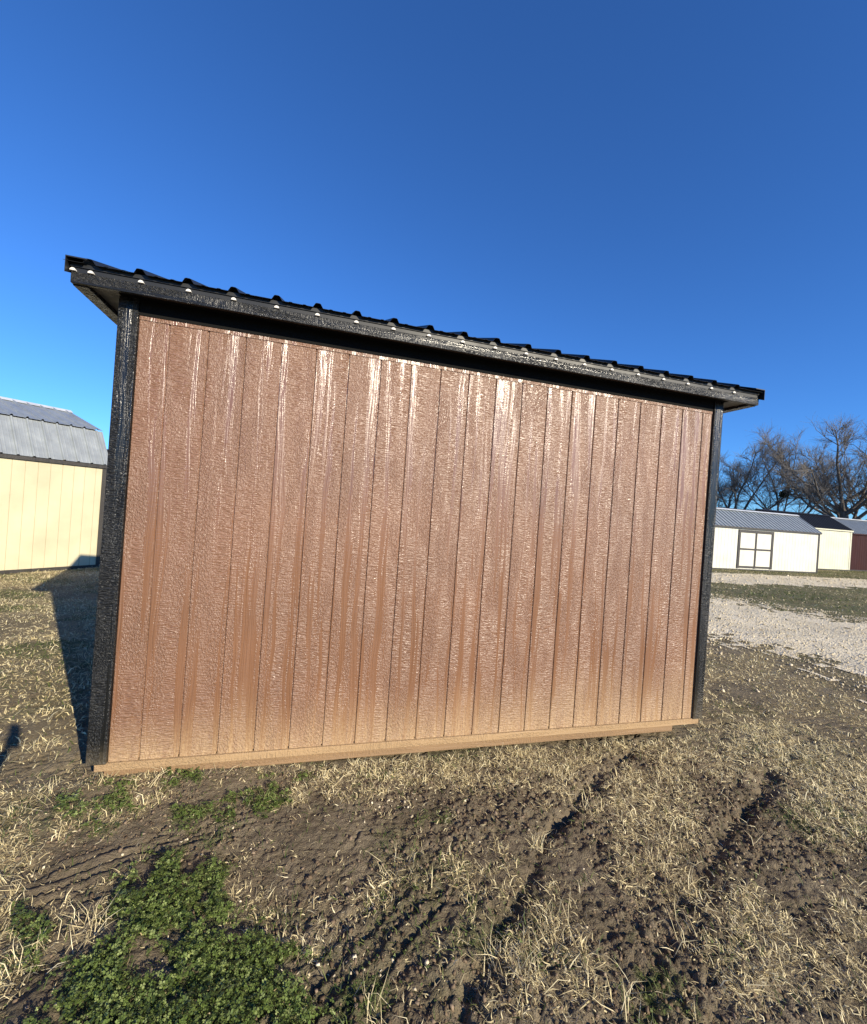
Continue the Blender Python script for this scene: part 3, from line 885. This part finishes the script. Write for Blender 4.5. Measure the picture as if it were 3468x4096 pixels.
def bare_tree(label, loc, H, seed, spread=1.0, lean=(0, 0), fork=0.22, nlimb=7, thick=1.0, clumps=0):
    rg = np.random.RandomState(seed)
    t = empty('bare_tree', loc); tag(t, label, 'tree', 'bare winter trees behind the sheds')
    big, mid, small = [], [], []
    K = 6
    def grow(p, d, L, r0, r1, curl, upb, k=K):
        pts = [np.array(p, float)]; d = np.array(d, float)
        for i in range(k-1):
            d = d+rg.normal(0, curl, 3)+np.array([0, 0, upb]); d /= np.linalg.norm(d)
            pts.append(pts[-1]+d*L/(k-1))
        return np.array(pts), np.linspace(r0, r1, k)
    def side_dir(d, a):
        v = rg.normal(0, 1, 3); v -= v.dot(d)*d; v /= np.linalg.norm(v)
        return d*math.cos(a)+v*math.sin(a)
    tr = grow((0, 0, -0.1), (lean[0], lean[1], 1), H*fork*1.25, 0.028*H*thick, 0.020*H*thick, 0.06, 0.05)
    big.append(tr)
    top = tr[0]
    lim = []
    for i in range(nlimb):
        f = 0.55+0.45*(i+1)/nlimb
        q = min(K-1, int(f*(K-1)))
        a = 2*np.pi*(i*0.382)+rg.uniform(-.4, .4)
        el = rg.uniform(0.62, 1.2) if i > 0 else 1.42
        d = np.array([math.cos(a)*math.cos(el)*spread, math.sin(a)*math.cos(el)*spread, math.sin(el)]); d /= np.linalg.norm(d)
        L = H*(1-fork*f)*rg.uniform(0.62, 0.82)*(1.0 if el > 0.7 else 0.85)
        b = grow(top[q], d, L, 0.0105*H*thick*rg.uniform(.8, 1.2), 0.0025*H, 0.16, 0.055)
        big.append(b); lim.append((b, L))
    l2 = []
    for (b, L) in lim:
        for j in range(10):
            s_ = rg.uniform(0.28, 0.97); q = s_*(K-1); i0 = int(q); fr = q-i0
            p = b[0][i0]*(1-fr)+b[0][min(i0+1, K-1)]*fr
            d = b[0][min(i0+1, K-1)]-b[0][i0]; d /= np.linalg.norm(d)+1e-9
            L2 = L*rg.uniform(0.30, 0.52)*(1.1-0.55*s_)
            c = grow(p, side_dir(d, rg.uniform(0.4, 0.9)), L2, 0.0032*H*(1.15-0.6*s_), 0.0011*H, 0.17, 0.075)
            mid.append(c); l2.append((c, L2))
    l3 = []
    for (b, L) in l2:
        for j in range(8):
            s_ = rg.uniform(0.15, 1.0); q = s_*(K-1); i0 = min(int(q), K-2); fr = q-i0
            p = b[0][i0]*(1-fr)+b[0][i0+1]*fr
            d = b[0][i0+1]-b[0][i0]; d /= np.linalg.norm(d)+1e-9
            L3 = max(0.35, L*rg.uniform(0.3, 0.6)*(1.15-0.5*s_))
            c = grow(p, side_dir(d, rg.uniform(0.35, 0.9)), L3, 0.0014*H, 0.0007*H, 0.20, 0.07, 5)
            small.append(c); l3.append((c, L3))
    tw = []
    for (b, L) in l3:
        for j in range(8):
            s_ = rg.uniform(0.1, 1.0); q = s_*4; i0 = min(int(q), 3); fr = q-i0
            p = b[0][i0]*(1-fr)+b[0][i0+1]*fr
            d = b[0][i0+1]-b[0][i0]; d /= np.linalg.norm(d)+1e-9
            tw.append(grow(p, side_dir(d, rg.uniform(0.25, 0.8)), rg.uniform(0.35, 0.95), 0.0062, 0.0035, 0.18, 0.08, 3))
    V, F = tube_arrays(big, 8)
    link('trunk', np_mesh('trunk', V, [F], M['bark'], True), None, t)
    V1, F1 = tube_arrays(mid, 5); V2, F2 = tube_arrays(small, 4); V3, F3 = tube_arrays(tw, 3)
    V = np.concatenate([V1, V2, V3]); F = np.concatenate([F1, F2+len(V1), F3+len(V1)+len(V2)])
    tag(link('crown', np_mesh('crown', V, [F], M['twig'], True), None, t), kind='stuff')
    for c_ in range(clumps):
        low = [q for q in l2 if 0.38*H < q[0][0][4][2] < 0.6*H]
        b, L = low[rg.randint(len(low))]
        cen = b[0][4]
        n_ = 260
        D_ = rg.normal(0, 1, (n_, 3)); D_ /= np.linalg.norm(D_, axis=1, keepdims=True); rad = 0.24*rg.uniform(0.3, 1, n_)**0.5
        Cc = cen+D_*rad[:, None]
        U = rg.normal(0, 0.09, (n_, 3)); W_ = rg.normal(0, 0.09, (n_, 3))
        V = np.stack([Cc-U, Cc+W_, Cc+U, Cc-W_], 1).reshape(-1, 3)
        link('mistletoe', np_mesh('mistletoe', V, [np.arange(n_*4).reshape(-1, 4)], M['mistletoe']), None, t)
    return t

def tree_at(dx, dy, dist, **kw):
    s_ = math.hypot(dx, dy)
    return (CAM.x+dx/s_*dist, CAM.y+dy/s_*dist, -0.1)
bare_tree('wide bare tree with dark mistletoe clumps behind the double-door shed', tree_at(.775, .632, 46), 10.6, 11, 1.15, (-.05, .1), 0.24, 8, 0.95, 2)
bare_tree('slender forked bare tree rising behind the white and yellow sheds', tree_at(.814, .58, 47), 10.6, 23, 0.75, (0.05, 0), 0.20, 6, 0.8)
bare_tree('tall full bare tree with thick upright trunk above the dark red shed', tree_at(.862, .506, 46), 13.0, 41, 1.35, (0.0, 0), 0.30, 14, 0.9)
bare_tree('bare tree with crooked trunk standing beyond the dark red shed', tree_at(.886, .464, 50), 12.0, 53, 1.1, (-.1, 0), 0.2, 8, 1.0)
bare_tree('low bushy bare tree mostly hidden behind the black corner trim', tree_at(.738, .675, 50), 8.0, 71, 1.2, (0, 0), 0.15, 8, 0.9)

# ------------------------------------------------------------------ photographer (casts the arm-and-phone shadow)
hd = Vector((math.sin(yaw), math.cos(yaw), 0)); rg_ = Vector((math.cos(yaw), -math.sin(yaw), 0))
ph = empty('mobile_phone', CAM-hd*0.016)
ph.rotation_euler = (0, -0.0, -yaw)
tag(ph, 'dark mobile phone held up in the right hand of the photographer', 'phone')
MB().box(-0.038, 0.038, -0.0045, 0.0045, -0.105, 0.045).build('phone_case', M['phone'], ph, 0.004)
MB().box(-0.034, 0.034, -0.0056, -0.0048, -0.100, 0.040).build('screen', M['phone'], ph)

def skin_mesh(name, verts, edges, radii, mat, parent, root=0, sub=2):
    me = bpy.data.meshes.new(name); me.from_pydata(verts, edges, [])
    o = link(name, me, mat, parent)
    sk = o.modifiers.new('skin', 'SKIN'); sk.use_smooth_shade = True
    lay = me.skin_vertices[0] if me.skin_vertices else None
    if lay is None:
        bpy.context.view_layer.objects.active = o
        bpy.ops.mesh.customdata_skin_add(); lay = me.skin_vertices[0]
    for i, r_ in enumerate(radii):
        lay.data[i].radius = r_ if isinstance(r_, tuple) else (r_, r_)
        lay.data[i].use_root = (i == root)
    ss = o.modifiers.new('sub', 'SUBSURF'); ss.levels = sub; ss.render_levels = sub
    return o

mt, t, b = new_mat('figure_body', (0.03, 0.04, 0.07), 0.8)          # jacket below the neckline, bare neck, face and hands
n = N(t); tc = n.add('ShaderNodeTexCoord'); sz_ = n.add('ShaderNodeSeparateXYZ'); n.lk(tc.outputs['Object'], sz_.inputs[0])
n.lk(n.mix(n.rng(sz_.outputs[2], 1.492, 1.496), n.mix(n.rng(sz_.outputs[2], 0.890, 0.894), (0.52, 0.31, 0.22), (0.03, 0.04, 0.07)), (0.52, 0.31, 0.22)), b.inputs['Base Color'])
M['figure_body'] = mt
def photographer():
    C0 = CAM-hd*0.38-rg_*0.36
    base = Vector((C0.x, C0.y, 0.0))
    gz = float(height(np.array([C0.x]), np.array([C0.y]))[0])
    p = empty('person', (base.x, base.y, gz), -yaw)
    tag(p, 'person in dark jacket and jeans whose arm and phone shadow falls beside the shed', 'person')
    def loc(v):   # world -> local
        d = v-Vector((base.x, base.y, gz)); return (d.dot(rg_), d.dot(hd), d.z)
    grip = loc(CAM-hd*0.022-Vector((0, 0, 0.085)))
    wr = (grip[0]-0.02, grip[1]-0.045, grip[2]-0.05)
    el = (0.30, 0.10, 1.17)
    V = [(0,0,0.95),(0,0.01,1.12),(0,0.0,1.30),(0,-0.01,1.44),(0,0.0,1.52),(0,0.02,1.60),(0,0.025,1.68),(0,0.01,1.735),
         (0.17,-0.01,1.42), el, wr, (-0.17,-0.01,1.42),(-0.23,-0.02,1.15),(-0.22,0.06,0.92),
         (0.10,0,0.90),(0.11,0.02,0.50),(0.11,-0.02,0.09),(0.12,0.13,0.035),(-0.10,0,0.90),(-0.11,0.02,0.50),(-0.12,-0.02,0.09),(-0.13,0.13,0.035),
         (wr[0]+0.012, wr[1]+0.025, wr[2]+0.04),(-0.215,0.085,0.84)]
    Ed = [(0,1),(1,2),(2,3),(3,4),(4,5),(5,6),(6,7),(3,8),(8,9),(9,10),(3,11),(11,12),(12,13),(0,14),(14,15),(15,16),(16,17),(0,18),(18,19),(19,20),(20,21),(10,22),(13,23)]
    rad = [(.16,.11),(.145,.10),(.165,.105),(.12,.085),.055,(.072,.085),(.082,.098),(.055,.065),.07,.048,.030,.07,.048,.032,.095,.062,.045,(.045,.03),.095,.062,.045,(.045,.03),(.036,.018),(.036,.02)]
    skin_mesh('body', V, Ed, rad, M['figure_body'], p, 0)
    # fingers: four wrapped round the phone's edge, thumb on the other side
    pal = Vector(V[22])
    for nm, sgn, zs in (('finger', -1, (0.035, 0.015, -0.005, -0.024)), ('finger', 1, (0.03,))):
        for k, dz in enumerate(zs):
            ln = (0.040, 0.044, 0.042, 0.034)[k]
            a = pal+Vector((-0.005*sgn, 0.0, dz*0.5))
            b = Vector((grip[0]+sgn*0.044, grip[1]+0.0, grip[2]+dz))
            c_ = Vector((grip[0]+sgn*0.047, grip[1]+0.018, grip[2]+dz+0.006))
            d_ = Vector((grip[0]+sgn*(0.040-ln*0.4), grip[1]+0.020*(1 if sgn < 0 else -0.4), grip[2]+dz+0.010))
            skin_mesh(nm if sgn < 0 else 'thumb', [tuple(a), tuple(b), tuple(c_), tuple(d_)], [(0,1),(1,2),(2,3)], [0.010, 0.0095, 0.009, 0.0075], M['skin'], p, 0, 1)
    import bmesh
    bm = bmesh.new(); bmesh.ops.create_icosphere(bm, subdivisions=3, radius=1)
    for v in bm.verts:
        v.co = Vector((v.co.x*0.088, v.co.y*0.105-0.005, v.co.z*0.085+1.715+0.02*max(0, -v.co.y)))
    me = bpy.data.meshes.new('hair'); bm.to_mesh(me); bm.free()
    link('hair', me, M['hair'], p)
    skin_mesh('nose', [(0,0.115,1.655),(0,0.128,1.635)], [(0,1)], [0.010,0.014], M['skin'], p, 0, 1)
    for s_ in (-1, 1):
        skin_mesh('ear', [(s_*0.083,0.02,1.66),(s_*0.088,0.012,1.635)], [(0,1)], [0.016,0.012], M['skin'], p, 0, 1)
        skin_mesh('trouser_leg', [(s_*0.095,0,0.93),(s_*0.105,0.02,0.50),(s_*0.115,-0.02,0.10)], [(0,1),(1,2)], [0.105,0.075,0.062], M['jeans'], p, 0, 1)
        skin_mesh('shoe', [(s_*0.115,-0.05,0.05),(s_*0.12,0.05,0.045),(s_*0.125,0.17,0.036)], [(0,1),(1,2)], [(0.045,0.05),(0.05,0.042),(0.042,0.034)], M['shoe'], p, 0, 1)
photographer()

# ------------------------------------------------------------------ vegetation and loose pieces
RG = np.random.RandomState(5)
def scatter(n, x0, x1, y0, y1):
    return RG.uniform(x0, x1, n), RG.uniform(y0, y1, n)

def under_shed(x, y):
    return (x > -0.22) & (x < 4.03) & (y > -0.015) & (y < DEP+0.03)

def blades(name, x, y, L, wdt, e0, e1, tone, mat, label, cat, bend=0.5, z=None):
    n = len(x)
    if z is None: z = height(x, y)
    a = RG.uniform(0, 2*np.pi, n)
    P0 = np.stack([x, y, z-0.003], 1)
    d0 = np.stack([np.cos(a)*np.cos(e0), np.sin(a)*np.cos(e0), np.sin(e0)], 1)
    a2 = a+RG.normal(0, bend, n)
    d1 = np.stack([np.cos(a2)*np.cos(e1), np.sin(a2)*np.cos(e1), np.sin(e1)], 1)
    P1 = P0+d0*(L*0.5)[:, None]; P2 = P1+d1*(L*0.5)[:, None]
    P2[:, 2] = np.maximum(P2[:, 2], z+0.001)
    s = np.stack([-np.sin(a), np.cos(a), RG.normal(0, 0.4, n)], 1)*(wdt*0.5)[:, None]
    V = np.stack([P0-s, P0+s, P1+s*0.9, P1-s*0.9, P2], 1).reshape(-1, 3)
    b = np.arange(n)*5
    q = np.stack([b, b+1, b+2, b+3], 1); t = np.stack([b+3, b+2, b+4], 1)
    o = link(name, np_mesh(name, V, [q, t], mat, False, {'tone': np.repeat(tone, 5)}))
    tag(o, label, cat, kind='stuff')
    return o

# dry straw, near, yard left, yard right
xs_, ys_, Ls, Ws = [], [], [], []
for (n, x0, x1, y0, y1, lf, wf) in ((340000, -1.2, 5.2, -1.95, 0.12, 1.0, 1.0), (170000, -6.5, -0.15, 0.1, 9.5, 1.1, 1.9), (170000, 4.05, 10.5, -2.0, 6.0, 1.1, 1.9), (26000, 8, 34, 4, 15, 1.5, 4.5)):
    x, y = scatter(n, x0, x1, y0, y1)
    s, c, w_ = covers(x, y)
    ln_ = lanes(x, y)
    clump = sstep(0.28, 0.60, fbm(x/0.055, y/0.055, 301, 2))
    p = s*(0.30+0.75*clump)*(1-ln_*0.93)
    if x0 == -1.2: p = np.maximum(p, 0.035)
    k = (RG.uniform(0, 1, n) < p) & ~under_shed(x, y)
    x, y = x[k], y[k]
    xs_.append(x); ys_.append(y)
    Ls.append(RG.gamma(5, 0.0066, len(x))*lf*(0.7+0.5*s[k])); Ws.append(RG.uniform(0.0017, 0.0040, len(x))*wf)
x = np.concatenate(xs_); y = np.concatenate(ys_); L = np.concatenate(Ls); Wd = np.concatenate(Ws)
n = len(x)
flat = RG.uniform(0, 1, n) < 0.72
e0 = np.where(flat, RG.uniform(0.05, 0.5, n), RG.uniform(0.5, 1.25, n))
e1 = np.where(flat, RG.uniform(-0.3, 0.25, n), RG.uniform(-0.2, 0.8, n))
tone = np.clip(RG.normal(0.66, 0.22, n)+0.4*(fbm(x/0.6, y/0.6, 311, 2)-0.5), 0, 1)
blades('dry_grass', x, y, L, Wd, e0, e1, tone, M['straw'], 'matted straw-coloured dead grass over the soil', 'grass', 0.6)

# long loose stems and tufts
tx, ty = [], []
TUFT = [(1.62,-1.38,60,.06),(1.70,-1.45,50,.06),(2.10,-0.86,55,.07),(1.92,-1.30,40,.07),(2.45,-1.42,45,.10),(2.75,-1.1,50,.12),(2.6,-0.7,40,.12),(0.03,-1.05,50,.08),(-0.2,-0.75,45,.1),
        (0.15,-0.98,35,.05),(1.35,-0.90,40,.07),(0.42,0.0,30,.06),(-0.6,0.35,45,.1),(-0.35,-0.12,40,.09),(0.1,0.0,50,.12),(3.2,-0.5,40,.14),(1.2,-0.08,35,.15),(2.2,-0.12,35,.2),(3.4,-0.9,30,.15),(1.15,-1.5,30,.08),(2.0,-1.6,40,.1),(4.2,-0.2,40,.2)]
for (cx, cy, k, s_) in TUFT:
    tx.append(RG.normal(cx, s_*0.6, k)); ty.append(RG.normal(cy, s_*0.6, k))
x = np.concatenate(tx); y = np.concatenate(ty); k = ~under_shed(x, y); x, y = x[k], y[k]; n = len(x)
blades('dead_grass_tufts', x, y, RG.uniform(0.05, 0.14, n), RG.uniform(0.0018, 0.003, n), RG.uniform(0.25, 1.25, n), RG.uniform(-0.3, 0.7, n), np.clip(RG.normal(0.75, 0.15, n), 0, 1), M['straw'],
       'longer pale dead grass stems in loose tufts', 'grass', 0.5)

# green grass
xs_, ys_, Ws, Ls = [], [], [], []
for (n, x0, x1, y0, y1, f, lf) in ((70000, -1.2, 5.2, -1.95, 0.12, 1.0, 1.0), (70000, -6.5, -0.15, 0.1, 9.5, 1.6, 1.1), (40000, 4.05, 10.5, -2.0, 6.0, 1.8, 1.1), (42000, 8, 34, 4, 15, 4.5, 1.5)):
    x, y = scatter(n, x0, x1, y0, y1)
    s, c, w_ = covers(x, y)
    p = np.maximum(w_*0.65, 0.06)
    p = np.maximum(p, sstep(8.5, 11, x)*(0.15+0.75*sstep(0.40, 0.6, fbm(x/1.6, y/0.8, 331, 3))))*(1-0.97*lanes(x, y))
    k = (RG.uniform(0, 1, n) < p) & ~under_shed(x, y)
    x, y = x[k], y[k]
    xs_.append(x); ys_.append(y); Ws.append(RG.uniform(0.0018, 0.0036, len(x))*f); Ls.append(RG.uniform(0.025, 0.065, len(x))*lf)
x = np.concatenate(xs_); y = np.concatenate(ys_); n = len(x)
blades('green_grass', x, y, np.concatenate(Ls), np.concatenate(Ws), RG.uniform(0.2, 1.3, n), RG.uniform(-0.2, 0.9, n), np.clip(RG.normal(0.5, 0.25, n), 0, 1), M['grass'],
       'thin green grass sprouting among the dead grass', 'grass', 0.5)

# clover: three folded leaflets on a tilted stalk top
def clover():
    xs_, ys_, sc = [], [], []
    for (n, x0, x1, y0, y1, only_c) in ((76000, -0.5, 1.2, -1.8, 0.1, True), (110000, -1.0, 4.4, -1.9, 0.1, False)):
        x, y = scatter(n, x0, x1, y0, y1)
        s, c, w_ = covers(x, y)
        p = c*0.9 if only_c else np.where(c > 0.3, 0, w_*0.16)
        k = (RG.uniform(0, 1, n) < p) & ~under_shed(x, y)
        xs_.append(x[k]); ys_.append(y[k]); sc.append(np.where(c[k] > 0.3, 0.9+0.35*c[k], 0.75))
    x = np.concatenate(xs_); y = np.concatenate(ys_); sc = np.concatenate(sc)
    n = len(x)
    s, c, w_ = covers(x, y)
    z = height(x, y)+0.006+RG.uniform(0.0, 1.0, n)**0.7*0.036*np.maximum(c, 0.25)*(0.6+0.6*vnoise(x/0.09, y/0.09, 401))
    r = RG.uniform(0.0032, 0.0072, n)*sc
    rot = RG.uniform(0, 2*np.pi, n)
    tx = RG.normal(0, 0.38, n); ty = RG.normal(-0.12, 0.38, n)
    Vs = []
    for l in range(3):
        a = rot+l*2*np.pi/3
        fd = RG.uniform(0.1, 0.55, n)        # fold
        loc_ = []
        for (u, v) in ((0.05, 0), (0.55, 0.52), (1.08, 0.42), (0.98, 0.0), (1.08, -0.42), (0.55, -0.52)):
            px = (u*np.cos(a)-v*np.sin(a))*r; py = (u*np.sin(a)+v*np.cos(a))*r
            pz = abs(v)*fd*r*0.9-0.12*u*r
            loc_.append(np.stack([x+px, y+py, z+pz+px*tx+py*ty], 1))
        Vs.append(np.stack(loc_, 1))
    V = np.concatenate(Vs, 1).reshape(-1, 3)           # n * 18
    b = (np.arange(n)[:, None]*18+np.arange(3)[None, :]*6).ravel()
    q1 = np.stack([b, b+3, b+2, b+1], 1); q2 = np.stack([b, b+5, b+4, b+3], 1)
    tone = np.repeat(np.clip(RG.normal(0.5, 0.28, n), 0, 1), 18)
    o = link('clover_patch', np_mesh('clover_patch', V, [q1, q2], M['clover'], False, {'tone': tone}))
    tag(o, 'low green clover growing in patches on the dirt', 'clover', kind='stuff')
clover()

# stones and crumbs
def lumps(name, x, y, size, tone, mat, label, cat, sink=0.3, z=None):
    n = len(x)
    cube = np.array([(-1,-1,-1),(1,-1,-1),(1,1,-1),(-1,1,-1),(-.7,-.7,1),(.7,-.7,1),(.7,.7,1),(-.7,.7,1)], float)*0.5
    V = cube[None]*(1+RG.uniform(-0.35, 0.35, (n, 8, 3)))
    sc_ = np.stack([RG.uniform(0.8, 1.4, n), RG.uniform(0.7, 1.1, n), RG.uniform(0.45, 0.9, n)], 1)*size[:, None]
    V = V*sc_[:, None, :]
    a = RG.uniform(0, 2*np.pi, n); c, s = np.cos(a)[:, None], np.sin(a)[:, None]
    t = RG.normal(0, 0.35, n)[:, None]
    vx, vy, vz = V[..., 0], V[..., 1], V[..., 2]
    vz2 = vz+vx*t
    V = np.stack([vx*c-vy*s, vx*s+vy*c, vz2], -1)
    if z is None: z = height(x, y)
    V += np.stack([x, y, z+sc_[:, 2]*(0.5-sink)], 1)[:, None, :]
    b = np.arange(n)[:, None]*8
    F = np.concatenate([b+np.array(q)[None] for q in ((0,3,2,1),(4,5,6,7),(0,1,5,4),(1,2,6,5),(2,3,7,6),(3,0,4,7))])
    o = link(name, np_mesh(name, V.reshape(-1, 3), [F], mat, False, {'tone': np.repeat(tone, 8)}))
    tag(o, label, cat, kind='stuff')
# soil crumbs
x, y = scatter(46000, -0.9, 4.8, -1.9, 0.1)
s, c, w_ = covers(x, y)
p = 0.12+0.88*sstep(0.45, 0.62, fbm(x/0.5, y/0.5, 21, 3))
k = (RG.uniform(0, 1, len(x)) < p*(1-0.8*c)*0.6) & ~under_shed(x, y); x, y = x[k], y[k]
lumps('soil_crumbs', x, y, np.minimum(RG.gamma(1.8, 0.0026, len(x))+0.002, 0.014), np.clip(RG.normal(0.5, 0.25, len(x)), 0, 1), M['clod'], 'crumbled brown clods of soil', 'soil')
# pale pebbles near
x, y = scatter(300, -0.8, 4.8, -1.8, 0.1); k = ~under_shed(x, y); x, y = x[k], y[k]
xa = np.concatenate([x, RG.normal(1.42, 0.07, 45), RG.normal(1.1, 0.10, 26), RG.normal(0.5, 0.1, 14)]); ya = np.concatenate([y, RG.normal(-0.48, 0.05, 45), RG.normal(-1.30, 0.06, 26), RG.normal(-0.55, 0.05, 14)])
lumps('pebbles', xa, ya, np.minimum(RG.gamma(2.2, 0.0024, len(xa))+0.002, 0.012), np.clip(RG.normal(0.5, 0.22, len(xa)), 0, 1), M['stone'], 'small pale pebbles lying on the soil', 'pebbles')
# gravel on the lanes and spilled round their edge
x, y = scatter(90000, 5.2, 15.5, -2.5, 9.5)
ml = lanes(x, y)
k = RG.uniform(0, 1, len(x)) < np.maximum(ml*0.25, 0.32*sstep(0.0, 0.45, ml))+0.014; x, y = x[k], y[k]
x2, y2 = scatter(16000, 9, 32, 8, 12); k = RG.uniform(0, 1, len(x2)) < lanes(x2, y2)*0.3; x2, y2 = x2[k], y2[k]
xa = np.concatenate([x, x2]); ya = np.concatenate([y, y2])
sz = np.concatenate([np.minimum(RG.gamma(2.0, 0.0048, len(x))+0.004, 0.03), RG.gamma(2.2, 0.008, len(x2))+0.008])
za = macro(xa, ya)+0.030*sstep(40, 12, np.hypot(xa, ya))*(fbm(xa/0.55, ya/0.55, 11, 2)-0.5)+0.008
lumps('gravel_stones', xa, ya, sz, np.clip(RG.normal(0.5, 0.2, len(xa)), 0, 1), M['stone'], 'loose crushed pale stone on the driveway', 'gravel', 0.3, za)
